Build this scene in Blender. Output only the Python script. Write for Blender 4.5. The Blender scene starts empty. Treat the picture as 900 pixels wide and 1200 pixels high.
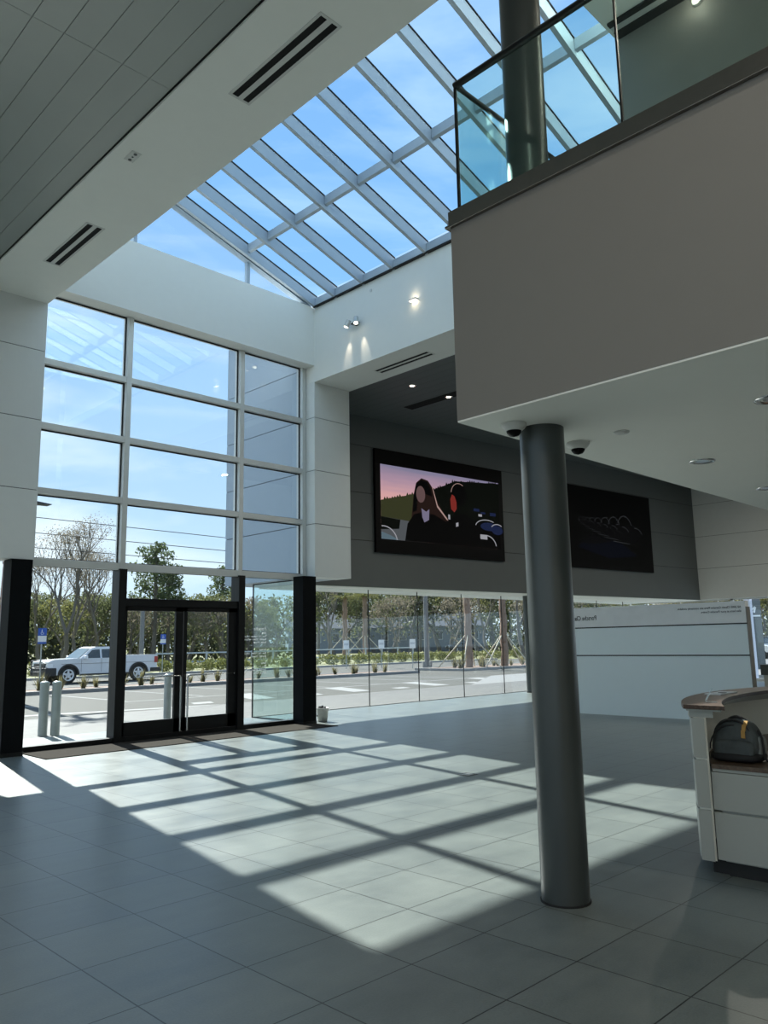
import bpy, math, random
from mathutils import Vector, Matrix
random.seed(7)
S = bpy.context.scene
COL = S.collection
PI = math.pi

HALL_FILL = 15  # strength of the added fill lamps
# ------------------------------------------------------------------ camera
YAW, PIT, ROL, FPX, EYE = .783, .165, -.018, 920.64, 1.63
fw = Vector((math.sin(YAW)*math.cos(PIT), math.cos(YAW)*math.cos(PIT), math.sin(PIT)))
rt = Vector((math.cos(YAW), -math.sin(YAW), 0))
up = rt.cross(fw)
r2 = math.cos(ROL)*rt + math.sin(ROL)*up
u2 = -math.sin(ROL)*rt + math.cos(ROL)*up
cd = bpy.data.cameras.new('camera')
cam = bpy.data.objects.new('camera', cd); COL.objects.link(cam)
cam.matrix_world = Matrix(((r2.x, u2.x, -fw.x, 0), (r2.y, u2.y, -fw.y, 0), (r2.z, u2.z, -fw.z, EYE), (0, 0, 0, 1)))
cd.sensor_fit = 'VERTICAL'; cd.sensor_height = 24; cd.sensor_width = 18
cd.lens = FPX/1200*24
cd.clip_start = .05; cd.clip_end = 600
S.camera = cam

def at(px, dist):
    """ground spot at a distance along the bearing of a photo column"""
    b = YAW + math.atan((px-450)/FPX)
    return math.sin(b)*dist, math.cos(b)*dist

# ------------------------------------------------------------------ materials
def mat(name, col, rough=.6, metal=0, spec=.5, var=.06, scale=6, bump=0, emit=None, estr=1, coat=0):
    m = bpy.data.materials.new(name); m.use_nodes = True
    nt = m.node_tree; b = nt.nodes['Principled BSDF']
    b.inputs['Roughness'].default_value = rough
    b.inputs['Metallic'].default_value = metal
    b.inputs['Specular IOR Level'].default_value = spec
    b.inputs['Coat Weight'].default_value = coat
    tc = nt.nodes.new('ShaderNodeTexCoord')
    nz = nt.nodes.new('ShaderNodeTexNoise'); nz.inputs['Scale'].default_value = scale
    nz.inputs['Detail'].default_value = 4
    nt.links.new(tc.outputs['Object'], nz.inputs['Vector'])
    mx = nt.nodes.new('ShaderNodeMix'); mx.data_type = 'RGBA'
    c = Vector(col)
    mx.inputs['A'].default_value = (*[max(0, x*(1-var)) for x in col], 1)
    mx.inputs['B'].default_value = (*[min(1, x*(1+var)) for x in col], 1)
    nt.links.new(nz.outputs['Fac'], mx.inputs['Factor'])
    nt.links.new(mx.outputs['Result'], b.inputs['Base Color'])
    if bump:
        bp = nt.nodes.new('ShaderNodeBump'); bp.inputs['Strength'].default_value = bump
        bp.inputs['Distance'].default_value = .02
        nt.links.new(nz.outputs['Fac'], bp.inputs['Height']); nt.links.new(bp.outputs['Normal'], b.inputs['Normal'])
    if emit:
        b.inputs['Emission Color'].default_value = (*emit, 1); b.inputs['Emission Strength'].default_value = estr
    return m

def glass_mat(name, tint, refl=1.45, extra=0.0):
    m = bpy.data.materials.new(name); m.use_nodes = True
    nt = m.node_tree; nt.nodes.clear()
    o = nt.nodes.new('ShaderNodeOutputMaterial'); t = nt.nodes.new('ShaderNodeBsdfTransparent')
    g = nt.nodes.new('ShaderNodeBsdfGlossy'); mx = nt.nodes.new('ShaderNodeMixShader'); lw = nt.nodes.new('ShaderNodeLayerWeight'); lw.inputs['Blend'].default_value = .5
    pw = nt.nodes.new('ShaderNodeMath'); pw.operation = 'POWER'; pw.inputs[1].default_value = 4.5
    f = nt.nodes.new('ShaderNodeMath'); f.operation = 'MULTIPLY_ADD'
    nz = nt.nodes.new('ShaderNodeTexNoise'); nz.inputs['Scale'].default_value = .4
    mc = nt.nodes.new('ShaderNodeMix'); mc.data_type = 'RGBA'
    mc.inputs['A'].default_value = (*[x*.985 for x in tint], 1); mc.inputs['B'].default_value = (*[min(1, x*1.015) for x in tint], 1)
    nt.links.new(nz.outputs['Fac'], mc.inputs['Factor']); nt.links.new(mc.outputs['Result'], t.inputs['Color'])
    nt.links.new(lw.outputs['Facing'], pw.inputs[0]); nt.links.new(pw.outputs[0], f.inputs[0]); f.inputs[1].default_value = .8; f.inputs[2].default_value = refl-1.46
    g.inputs['Roughness'].default_value = 0.0; g.inputs['Color'].default_value = (.95, 1, 1, 1)
    nt.links.new(f.outputs[0], mx.inputs['Fac'])
    nt.links.new(t.outputs[0], mx.inputs[1]); nt.links.new(g.outputs[0], mx.inputs[2]); nt.links.new(mx.outputs[0], o.inputs['Surface'])
    return m

def floor_mat():
    m = bpy.data.materials.new('floor tile'); m.use_nodes = True
    nt = m.node_tree; N = nt.nodes; L = nt.links; b = N['Principled BSDF']
    tc = N.new('ShaderNodeTexCoord'); sp = N.new('ShaderNodeSeparateXYZ'); L.new(tc.outputs['Object'], sp.inputs[0])
    def mth(op, a, b2=None):
        n = N.new('ShaderNodeMath'); n.operation = op
        for i, v in enumerate((a, b2)):
            if v is None: continue
            if isinstance(v, (int, float)): n.inputs[i].default_value = v
            else: L.new(v, n.inputs[i])
        return n.outputs[0]
    ms = []; ids = []
    for out, off in (('X', .146), ('Y', .02)):
        q = mth('DIVIDE', mth('SUBTRACT', sp.outputs[out], off-60), .6)
        fr = mth('FRACT', q); ids.append(mth('FLOOR', q))
        ms.append(mth('GREATER_THAN', mth('ABSOLUTE', mth('SUBTRACT', fr, .5)), .5-.006))
    joint = mth('MAXIMUM', ms[0], ms[1])
    cm = N.new('ShaderNodeCombineXYZ'); L.new(ids[0], cm.inputs[0]); L.new(ids[1], cm.inputs[1])
    wn = N.new('ShaderNodeTexWhiteNoise'); L.new(cm.outputs[0], wn.inputs['Vector'])
    nz = N.new('ShaderNodeTexNoise'); nz.inputs['Scale'].default_value = 1.7; nz.inputs['Detail'].default_value = 7; nz.inputs['Roughness'].default_value = .62
    L.new(tc.outputs['Object'], nz.inputs['Vector'])
    n2 = N.new('ShaderNodeTexNoise'); n2.inputs['Scale'].default_value = 90; n2.inputs['Detail'].default_value = 2
    L.new(tc.outputs['Object'], n2.inputs['Vector'])
    m3 = N.new('ShaderNodeMapping'); m3.inputs['Scale'].default_value = (1.0, 5.5, 1); L.new(tc.outputs['Object'], m3.inputs[0])
    n3 = N.new('ShaderNodeTexNoise'); n3.inputs['Scale'].default_value = 1.6; n3.inputs['Detail'].default_value = 6; L.new(m3.outputs[0], n3.inputs['Vector'])
    v = mth('ADD', mth('MULTIPLY', nz.outputs['Fac'], .55), mth('ADD', mth('MULTIPLY', wn.outputs['Value'], .06), mth('MULTIPLY', n3.outputs['Fac'], .16)))
    v = mth('ADD', v, mth('MULTIPLY', n2.outputs['Fac'], .22))
    rp = N.new('ShaderNodeValToRGB'); L.new(v, rp.inputs[0])
    rp.color_ramp.elements[0].position = .34; rp.color_ramp.elements[0].color = (.115, .136, .136, 1)
    rp.color_ramp.elements[1].position = .64; rp.color_ramp.elements[1].color = (.190, .216, .204, 1)
    mx = N.new('ShaderNodeMix'); mx.data_type = 'RGBA'; L.new(joint, mx.inputs['Factor']); L.new(rp.outputs[0], mx.inputs['A'])
    mx.inputs['B'].default_value = (.018, .02, .02, 1)
    L.new(mx.outputs['Result'], b.inputs['Base Color'])
    rr = N.new('ShaderNodeMapRange'); L.new(nz.outputs['Fac'], rr.inputs[0]); rr.inputs[3].default_value = .27; rr.inputs[4].default_value = .42
    L.new(rr.outputs[0], b.inputs['Roughness'])
    b.inputs['Specular IOR Level'].default_value = .5
    bp = N.new('ShaderNodeBump'); bp.inputs['Strength'].default_value = .12; bp.inputs['Distance'].default_value = .004
    L.new(n2.outputs['Fac'], bp.inputs['Height']); L.new(bp.outputs['Normal'], b.inputs['Normal'])
    return m

def asphalt_mat():
    """parking lot: asphalt with grey value changes"""
    return mat('asphalt', (.092, .09, .08), .85, spec=.15, var=.15, scale=1.2)

def ground_mat(name, c1, c2, scale=3, rough=.9):
    m = mat(name, c1, rough, scale=scale)
    mx = [n for n in m.node_tree.nodes if n.type == 'MIX'][0]
    mx.inputs['A'].default_value = (*c1, 1); mx.inputs['B'].default_value = (*c2, 1)
    nz = [n for n in m.node_tree.nodes if n.type == 'TEX_NOISE'][0]; nz.inputs['Detail'].default_value = 8; nz.inputs['Roughness'].default_value = .7
    return m

def paver_mat():
    m = bpy.data.materials.new('plaza pavers'); m.use_nodes = True
    nt = m.node_tree; b = nt.nodes['Principled BSDF']; b.inputs['Roughness'].default_value = .8
    tc = nt.nodes.new('ShaderNodeTexCoord'); br = nt.nodes.new('ShaderNodeTexBrick')
    br.inputs['Scale'].default_value = 1; br.inputs['Brick Width'].default_value = .3; br.inputs['Row Height'].default_value = .15
    br.inputs['Mortar Size'].default_value = .006
    br.inputs['Color1'].default_value = (.108, .107, .10, 1); br.inputs['Color2'].default_value = (.08, .08, .077, 1); br.inputs['Mortar'].default_value = (.08, .08, .08, 1)
    nt.links.new(tc.outputs['Object'], br.inputs['Vector']); nt.links.new(br.outputs['Color'], b.inputs['Base Color'])
    return m

def wood_mat(name, c1, c2, rough=.4):
    m = bpy.data.materials.new(name); m.use_nodes = True
    nt = m.node_tree; b = nt.nodes['Principled BSDF']; b.inputs['Roughness'].default_value = rough
    tc = nt.nodes.new('ShaderNodeTexCoord'); mp = nt.nodes.new('ShaderNodeMapping'); mp.inputs['Scale'].default_value = (1.2, 14, 14)
    nz = nt.nodes.new('ShaderNodeTexNoise'); nz.inputs['Scale'].default_value = 3; nz.inputs['Detail'].default_value = 6
    rp = nt.nodes.new('ShaderNodeValToRGB'); rp.color_ramp.elements[0].color = (*c1, 1); rp.color_ramp.elements[1].color = (*c2, 1)
    rp.color_ramp.elements[0].position = .35; rp.color_ramp.elements[1].position = .65
    nt.links.new(tc.outputs['Object'], mp.inputs[0]); nt.links.new(mp.outputs[0], nz.inputs['Vector'])
    nt.links.new(nz.outputs['Fac'], rp.inputs[0]); nt.links.new(rp.outputs[0], b.inputs['Base Color'])
    return m

def emit_mat(name, col, s=1.0):
    m = mat(name, (.002, .002, .002), .5, spec=.05, emit=col, estr=s, var=0)
    return m

M = dict(
    white=mat('white wall paint', (.72, .73, .70), .55, var=.02),
    extpanel=mat('blue grey exterior panel', (.30, .37, .45), .4, var=.04),
    cream=mat('white ceiling paint', (.84, .85, .80), .6, var=.02),
    panel=mat('white aluminium panel', (.66, .68, .66), .45, var=.03),
    fascia=mat('balcony fascia paint', (.215, .204, .185), .6, var=.02),
    dark=mat('dark grey wall panel', (.105, .12, .12), .5, var=.05, scale=2),
    plank=mat('grey metal ceiling plank', (.32, .345, .325), .42, metal=.3, var=.05, scale=2),
    gap=mat('dark joint', (.012, .012, .012), .8),
    frame=mat('silver window frame', (.58, .59, .57), .4, metal=.25, var=.03),
    black=mat('black aluminium frame', (.006, .0065, .007), .4, spec=.25, var=.1),
    blackface=mat('black steel cladding', (.006, .007, .008), .5, spec=.04, var=.1),
    slot=mat('black vent slot', (.004, .004, .004), .9),
    ventrim=mat('white vent trim', (.62, .63, .60), .5),
    steel=mat('brushed stainless', (.30, .275, .245), .26, metal=1, var=.1, scale=30),
    handle=mat('steel tube', (.55, .55, .54), .22, metal=1),
    col=mat('grey column paint', (.060, .068, .066), .32, metal=.35, var=.08, scale=3),
    rail=mat('dark bronze rail', (.02, .02, .02), .3, metal=.5),
    screen=mat('black screen surface', (.003, .003, .0035), .4, spec=.08),
    rafter=mat('blue grey painted steel', (.40, .46, .52), .45, var=.04),
    partition=mat('white partition panel', (.74, .82, .83), .4, var=.015),
    blackline=mat('black trim strip', (.012, .012, .012), .5),
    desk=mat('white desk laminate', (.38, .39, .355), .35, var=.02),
    corelit=mat('desk upstand lightened as fill', (.80, .79, .70), .5, var=.02),  # lighter than the desk laminate, standing in for fill light on the upstand
    kick=mat('black toe kick', (.01, .01, .01), .6),
    walnut=wood_mat('walnut top', (.055, .032, .022), (.11, .070, .05)),
    oak=wood_mat('worktop wood', (.07, .045, .028), (.13, .085, .055)),
    matt=ground_mat('brown floor mat', (.026, .023, .019), (.06, .053, .044), 30, 1.0),
    tile=floor_mat(), asphalt=asphalt_mat(), paver=paver_mat(),
    grass=ground_mat('dry green grass', (.10, .12, .03), (.22, .20, .07), 1.5),
    mulch=ground_mat('bark mulch', (.10, .06, .045), (.25, .17, .12), 9),
    kerb=mat('concrete kerb', (.24, .24, .235), .8),
    line=mat('white road paint', (.27, .27, .26), .8, spec=.2),
    concrete=mat('concrete', (.19, .19, .185), .8, var=.1),
    galv=mat('galvanised steel', (.34, .37, .36), .4, metal=.5, var=.15, scale=12),
    bark=ground_mat('grey bark', (.07, .06, .05), (.16, .14, .12), 4),
    palmbark=ground_mat('palm bark', (.16, .10, .07), (.34, .24, .18), 5),
    stake=mat('pine stake', (.50, .44, .32), .7),
    leaf=ground_mat('dark green leaves', (.06, .075, .035), (.17, .18, .08), .5, .6),
    leafy=ground_mat('olive leaves', (.09, .10, .03), (.23, .22, .08), .5, .6),
    leafb=ground_mat('brown winter leaves', (.11, .095, .07), (.23, .20, .15), .5, .7),
    leafp=ground_mat('pine needles', (.05, .075, .035), (.12, .15, .07), .5, .7),
    shrub=ground_mat('shrub leaves', (.06, .08, .025), (.20, .20, .06), 3, .7),
    tuft=ground_mat('dry grass blades', (.11, .10, .045), (.24, .22, .11), 3, .8),
    paintw=mat('white car paint', (.72, .73, .75), .25, coat=.6, var=.01),
    paintd=mat('dark blue car paint', (.02, .03, .05), .25, coat=.6),
    painto=mat('silver car paint', (.35, .38, .42), .25, coat=.6, metal=.4),
    plastic=mat('black plastic', (.02, .02, .022), .5),
    tyre=mat('black rubber', (.018, .018, .018), .8),
    rim=mat('bright alloy', (.85, .85, .86), .3, metal=.1),
    carglass=mat('dark car glass', (.02, .03, .035), .05, spec=.8),
    red=mat('red lamp lens', (.42, .02, .015), .3),
    blue=mat('blue sign face', (.02, .09, .42), .4),
    signw=mat('white sign face', (.75, .76, .76), .4),
    signg=mat('grey sign back', (.50, .53, .56), .45),
    lilac=mat('pale lilac steel', (.55, .58, .68), .4),
    bucket=mat('white plastic bucket', (.70, .70, .67), .4),
    camw=mat('white plastic', (.60, .61, .58), .35),
    chrome=mat('chrome', (.6, .6, .6), .15, metal=1),
    lamp=emit_mat('warm lamp face', (1, .86, .62), 3),
    ctext=mat('black lettering', (.02, .02, .02), .5),
    wtext=mat('white lettering', (.85, .88, .88), .5),
    bagcloth=mat('charcoal backpack cloth', (.055, .066, .066), .75, bump=.6, scale=14, var=.35),
    bagblack=mat('black backpack trim', (.008, .008, .009), .7),
    bagyel=mat('ochre backpack strap', (.42, .24, .06), .7),
    baggrey=mat('grey backpack mesh', (.20, .22, .21), .8),
    paper=mat('white paper', (.75, .76, .76), .6),
    house=mat('pale house wall', (.14, .17, .22), .8), roofm=mat('dark shingle roof', (.10, .11, .13), .9),
    wire=mat('black power cable', (.02, .02, .02), .6),
)
for k_ in ('leaf', 'leafy', 'leafb', 'leafp', 'shrub', 'tuft'):
    nt = M[k_].node_tree; o_ = nt.nodes['Material Output']; p_ = nt.nodes['Principled BSDF']; p_.inputs['Specular IOR Level'].default_value = .2
    tr_ = nt.nodes.new('ShaderNodeBsdfTranslucent'); ad_ = nt.nodes.new('ShaderNodeMixShader'); ad_.inputs[0].default_value = .5
    mx_ = [n for n in nt.nodes if n.type == 'MIX'][0]; nt.links.new(mx_.outputs['Result'], tr_.inputs['Color'])
    nt.links.new(p_.outputs[0], ad_.inputs[1]); nt.links.new(tr_.outputs[0], ad_.inputs[2]); nt.links.new(ad_.outputs[0], o_.inputs['Surface'])
M['matt'].node_tree.nodes['Principled BSDF'].inputs['Specular IOR Level'].default_value = .05
M['glass'] = glass_mat('clear window glass', (.92, .955, .965), 1.495)
M['lowglass'] = glass_mat('clerestory glass', (.90, .94, .96), 1.465)
M['skyglass'] = glass_mat('skylight glass', (.84, .93, .97), 1.4)
M['balglass'] = glass_mat('balustrade glass', (.86, .95, .93), 1.5)
M['greenglass'] = glass_mat('green tinted side glass', (.86, .935, .915), 1.51)
M['acrylic'] = glass_mat('clear acrylic', (.86, .88, .88), 1.62)

# ------------------------------------------------------------------ mesh helpers
class MB:
    def __init__(s): s.v = []; s.f = []; s.mi = []; s.cur = 0; s.smooth = []
    def add(s, vs, fs, smooth=False):
        n = len(s.v); s.v += [tuple(p) for p in vs]
        for f in fs: s.f.append([i+n for i in f]); s.mi.append(s.cur); s.smooth.append(smooth)
        return s
    def box(s, x0, x1, y0, y1, z0, z1):
        return s.add([(x, y, z) for z in (z0, z1) for y in (y0, y1) for x in (x0, x1)],
                     [(0, 2, 3, 1), (4, 5, 7, 6), (0, 1, 5, 4), (2, 6, 7, 3), (0, 4, 6, 2), (1, 3, 7, 5)])
    def prism(s, pts, a, b, axis='z', smooth=False):
        """polygon pts extruded from a to b along an axis"""
        n = len(pts)
        def P(u, v, w): return {'z': (u, v, w), 'y': (u, w, v), 'x': (w, u, v)}[axis]
        vs = [P(u, v, a) for u, v in pts]+[P(u, v, b) for u, v in pts]
        fs = [list(range(n))[::-1], [i+n for i in range(n)]]+[(i, (i+1) % n, (i+1) % n+n, i+n) for i in range(n)]
        return s.add(vs, fs, smooth)
    def tube(s, pts, r, n=8, cap=True, r1=None, smooth=True):
        pts = [Vector(p) for p in pts]; rings = []; m = len(pts); ref = None
        for i, p in enumerate(pts):
            d = (pts[min(i+1, m-1)]-pts[max(i-1, 0)]).normalized()
            if ref is None: ref = Vector((0, 0, 1)) if abs(d.z) < .9 else Vector((1, 0, 0))
            a = d.cross(ref).normalized(); b = d.cross(a).normalized()
            rad = r if r1 is None else r+(r1-r)*i/(m-1)
            rings.append([p+a*rad*math.cos(2*PI*k/n)+b*rad*math.sin(2*PI*k/n) for k in range(n)])
        vs = [q for ring in rings for q in ring]
        fs = [(i*n+k, i*n+(k+1) % n, (i+1)*n+(k+1) % n, (i+1)*n+k) for i in range(m-1) for k in range(n)]
        s.add(vs, fs, smooth)
        if cap: s.add(rings[0]+rings[-1], [list(range(n)), [n+k for k in range(n)][::-1]])
        return s
    def cyl(s, c, r, h, n=24, axis='z', r1=None):
        c = Vector(c); d = {'x': Vector((1, 0, 0)), 'y': Vector((0, 1, 0)), 'z': Vector((0, 0, 1))}[axis] if isinstance(axis, str) else Vector(axis).normalized()
        return s.tube([c, c+d*h], r, n, True, r1 if r1 is not None else r)
    def lathe(s, c, prof, n=24, axis=(0, 0, 1)):
        c = Vector(c); d = Vector(axis).normalized(); a = d.orthogonal().normalized(); b = d.cross(a)
        vs = [c+d*z+(a*math.cos(2*PI*k/n)+b*math.sin(2*PI*k/n))*r for r, z in prof for k in range(n)]
        fs = [(i*n+k, i*n+(k+1) % n, (i+1)*n+(k+1) % n, (i+1)*n+k) for i in range(len(prof)-1) for k in range(n)]
        return s.add(vs, fs, True)
    def mat(s, i): s.cur = i; return s
    def obj(s, name, mats, parent=None, label=None, bevel=0, **tagkw):
        me = bpy.data.meshes.new(name); me.from_pydata(s.v, [], s.f)
        for m in (mats if isinstance(mats, (list, tuple)) else [mats]): me.materials.append(M[m] if isinstance(m, str) else m)
        me.polygons.foreach_set('material_index', s.mi); me.polygons.foreach_set('use_smooth', s.smooth); me.update()
        o = bpy.data.objects.new(name, me); COL.objects.link(o)
        if bevel:
            bv = o.modifiers.new('bevel', 'BEVEL'); bv.width = bevel; bv.segments = 2; bv.limit_method = 'ANGLE'
        if parent is not None:
            o.parent = parent; o.matrix_parent_inverse = parent.matrix_basis.inverted() if tagkw.pop('world', True) else Matrix()
        tagkw.pop('world', None)
        if label: o['label'] = label
        for k, v in tagkw.items(): o[k] = v
        return o

def B(x0, x1, y0, y1, z0, z1): return MB().box(x0, x1, y0, y1, z0, z1)
def thing(name, label, cat, loc=(0, 0, 0), rz=0, group=None, kind=None):
    o = bpy.data.objects.new(name, None); COL.objects.link(o); o.location = loc; o.rotation_euler = (0, 0, rz)
    o.empty_display_size = .1
    if kind: o['kind'] = kind
    else: o['label'] = label; o['category'] = cat
    if kind and label: o['label'] = label
    if group: o['group'] = group
    bpy.context.view_layer.update()
    return o
def tag(o, label, cat, group=None):
    o['label'] = label; o['category'] = cat
    if group: o['group'] = group
    return o
def struct(o): o['kind'] = 'structure'; return o
def kids(o): return [c for c in bpy.data.objects if c.parent == o]
def dup(o, loc=None, rz=None, sc=None, parent=None, label=None, group=None):
    c = o.copy(); COL.objects.link(c)
    for ch in list(o.children):
        d = dup(ch, parent=c)
        d.matrix_parent_inverse = ch.matrix_parent_inverse.copy()
    if parent is not None: c.parent = parent
    if loc is not None: c.location = loc
    if rz is not None: c.rotation_euler = (0, 0, rz)
    if sc is not None: c.scale = sc if isinstance(sc, (tuple, list)) else (sc, sc, sc)
    if label: c['label'] = label
    if group: c['group'] = group
    return c
def text_mesh(body, size, fn, name, m, parent=None, align='LEFT', thick=.002, label=None):
    cu = bpy.data.curves.new(name, 'FONT'); cu.body = body; cu.size = size; cu.align_x = align; cu.resolution_u = 3
    cu.extrude = thick; cu.offset = size*.012
    to = bpy.data.objects.new(name, cu); COL.objects.link(to)
    dg = bpy.context.evaluated_depsgraph_get(); me = bpy.data.meshes.new_from_object(to.evaluated_get(dg))
    bpy.data.objects.remove(to)
    for v in me.vertices: v.co = fn(v.co.x, v.co.y, v.co.z)
    me.materials.clear(); me.materials.append(M[m])
    o = bpy.data.objects.new(name, me); COL.objects.link(o)
    if parent is not None: o.parent = parent; o.matrix_parent_inverse = parent.matrix_basis.inverted()
    if label: o['label'] = label
    return o

# ------------------------------------------------------------------ key dimensions
X0, X1, X2, X2b = 3.77, 4.907, 10.818, 11.86
YP, YW = 13.0, 13.3
ZS, ZL = 7.41, 7.46
XE = 30.4
def d_y(x): return 14.607-(x-14.153)*math.tan(.091)   # lounge feature wall, slightly turned
ANG = .091
def D(t, z, off=0):
    c, s = math.cos(ANG), math.sin(ANG)
    return (14.153+t*c+off*s, 14.607-t*s+off*c, z)

def panel_wall(name, x0, x1, y0, y1, z0, z1, joints, m, axis_joint=None, gap=.012):
    """wall clad in panels: stacked slabs in front of a solid core, thin dark joints between"""
    mb = MB(); zs = [z0]+[j for j in joints if z0 < j < z1]+[z1]
    for i in range(len(zs)-1):
        a = zs[i]+(gap/2 if i else 0); b = zs[i+1]-(gap/2 if i < len(zs)-2 else 0)
        mb.box(x0, x1, y0, y1, a, b)
    mb.mat(1).box(x0+.015, x1-.015, y0+.015, y1-.015, z0+.01, z1-.01)
    return struct(mb.obj(name, [m, 'gap']))

# ------------------------------------------------------------------ SETTING: floor, ceilings, walls
struct(B(-8, XE+.3, -12, 15.3, -.3, 0).obj('floor', 'tile'))
JP = [4.21, 5.40, 6.60]
panel_wall('wall_front_left', -8, X1, YP, YP+.5, 3.06, ZL+.02, JP, 'panel')
panel_wall('wall_front_right', X2, X2b, YP, YP+.5, 3.06, ZS+.01, JP, 'panel')
mb = MB(); zz = [3.06]+JP+[7.8, 9.14]
for i in range(len(zz)-1):
    mb.box(X2+.001, X2b, YP+.5, 15.72, zz[i]+.008, zz[i+1]-.008); mb.box(X2+.001, X2b, 15.735, 16.45, zz[i]+.008, zz[i+1]-.008)
mb.mat(1).box(X2+.02, X2b-.02, YP+.5, 16.43, 3.07, 9.13)
struct(mb.obj('wall_exterior_return', ['extpanel', 'gap']))
# upper white wall above the curtain window, and its head
struct(MB().box(X0, X2, YP, YP+.3, 7.79, 9.17).box(X0, X2, YP+.3, YP+.6, 7.92, 9.17).obj('wall_front_upper', 'white'))
# bulkhead beam on the right of the atrium
struct(MB().box(X2, X2b, -12, YP, ZS, 9.14).box(X2, X2b, YP, YP+.5, ZS+.012, 9.14).obj('wall_right_upper', 'white'))
# left bulkhead
struct(B(X0, X1, -12, YP-.001, ZL, 11.4).obj('wall_left_upper', 'cream'))
# planked ceiling on the left
mb = MB(); mb.cur = 1; mb.box(-8, X0, -12, YP-.001, 7.535, 7.6); mb.cur = 0
x = X0-.028; edges = []
xr = x
xs = [X0-.014, 3.51, 3.21, 2.91, 2.61, 2.31]
while xs[-1] > -8: xs.append(xs[-1]-.3)
ys = [12.98, 6.89, .8, -5.3, -12]
for i in range(len(xs)-1):
    for j in range(len(ys)-1):
        mb.box(xs[i+1]+.0022, xs[i]-.0022, ys[j+1]+.0015, ys[j]-.0015, 7.5, 7.534)
struct(mb.obj('ceiling', ['plank', 'gap'], bevel=.002))
struct(MB().box(X0-.012, X0-.001, -12, YP-.001, 7.488, 7.56).obj('trim_1', 'rail'))
# lounge wall that carries the screens (slightly turned), its return soffit, dark ceiling
zt = 9.14
jz = [3.05, 4.25, 5.50, 6.76, 7.6]
mb = MB()
for i in range(4):
    a = jz[i]+(.007 if i else 0); b = jz[i+1]-.007
    mb.prism([D(-2.31, 0)[:2], D(16.31, 0)[:2], D(16.31, 0, .2)[:2], D(-2.31, 0, .2)[:2]], a, b)
mb.mat(1).prism([D(-2.3, 0, .015)[:2], D(16.3, 0, .015)[:2], (XE+.1, 16.45), (X2b+.001, 16.45)], 3.08, zt)
struct(mb.obj('wall_screens', ['dark', 'gap']))
struct(MB().prism([D(-2.32, 0, .02)[:2], D(16.3, 0, .02)[:2], (XE, 16.5), (X2b+.001, 16.5)], 3.04, 3.075).obj('trim_2', 'cream'))
mb = MB()
xc = X2b
for k in range(62):
    a = X2b+.3*k
    mb.box(a+.004, min(a+.296, XE), 3.5, 15.2, 7.56, 7.6)
mb.mat(1).box(X2b, XE, 3.5, 15.2, 7.605, 7.65)
struct(mb.obj('ceiling_lounge', ['dark', 'gap'], ))
struct(B(X2b, XE+.3, -12, 16.45, 9.14, 9.3).obj('ceiling_roof_deck', 'cream'))
panel_wall('wall_right', XE-.1, XE+.3, -12, 14, 3.06, 9.14, [4.25, 5.50, 6.76], 'panel')
struct(MB().box(-8.3, -8, -12, YP, -.1, .1).box(-8.3, -8, -12, YP, 3.05, 3.6).box(-8.3, -8, -12, YP, 6.9, 11.4).box(-8.3, -8, 12.4, YP, .1, 6.9).box(-8.3, -8, -12, -11.4, .1, 6.9).obj('wall_left', 'white'))
w7 = thing('added_window', None, None, (-8.1, 0, 0), kind='structure')  # unseen side glazing, added to let more daylight into the hall
mb = MB()
for y in (-8.5, -5.5, -2.5, .5, 3.5, 6.5, 9.5): mb.box(-8.2, -8.08, y-.05, y+.05, .1, 3.05).box(-8.2, -8.08, y-.05, y+.05, 3.6, 6.9)
mb.obj('window_frame', 'frame', w7)
MB().box(-8.15, -8.142, -11.4, 12.4, .1, 3.05).box(-8.15, -8.142, -11.4, 12.4, 3.6, 6.9).obj('glass_pane', 'glass', w7)
struct(MB().add([(-150, -150, -.12), (-8.3, -150, -.12), (-8.3, 19.6, -.12), (-150, 19.6, -.12)], [(0, 1, 2, 3)]).obj('side_ground', 'concrete'))
struct(B(-8.3, XE+.3, -12.3, -12, -.1, 11.4).obj('wall_back', 'white'))
struct(B(X2b, X2b+.2, -12, 4.4, 4.49, 7.56).obj('wall_upstairs_right', 'white'))
struct(B(X1, X2+.3, -12, 4.4, 9.62, 9.9).obj('ceiling_upper', 'cream'))
struct(B(X1, X2+.3, 4.3, 4.4, 9.9, 11.45).obj('wall_skylight_end', 'cream'))
# upstairs partition behind the balustrade
struct(B(8.95, 9.1, -12, 4.4, 4.5, 9.62).obj('wall_upstairs', 'fascia'))
sl = thing('ceiling_slot', 'black double track recessed at the top of the upstairs wall', 'track', (8.9, 0, 9.6))
MB().box(8.62, 8.70, -6, 4.34, 9.585, 9.618).box(8.80, 8.945, -6, 4.34, 9.575, 9.618).obj('track_body', 'slot', sl)
MB().box(8.70, 8.80, -6, 4.34, 9.59, 9.618).obj('rail', 'frame', sl)

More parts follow.
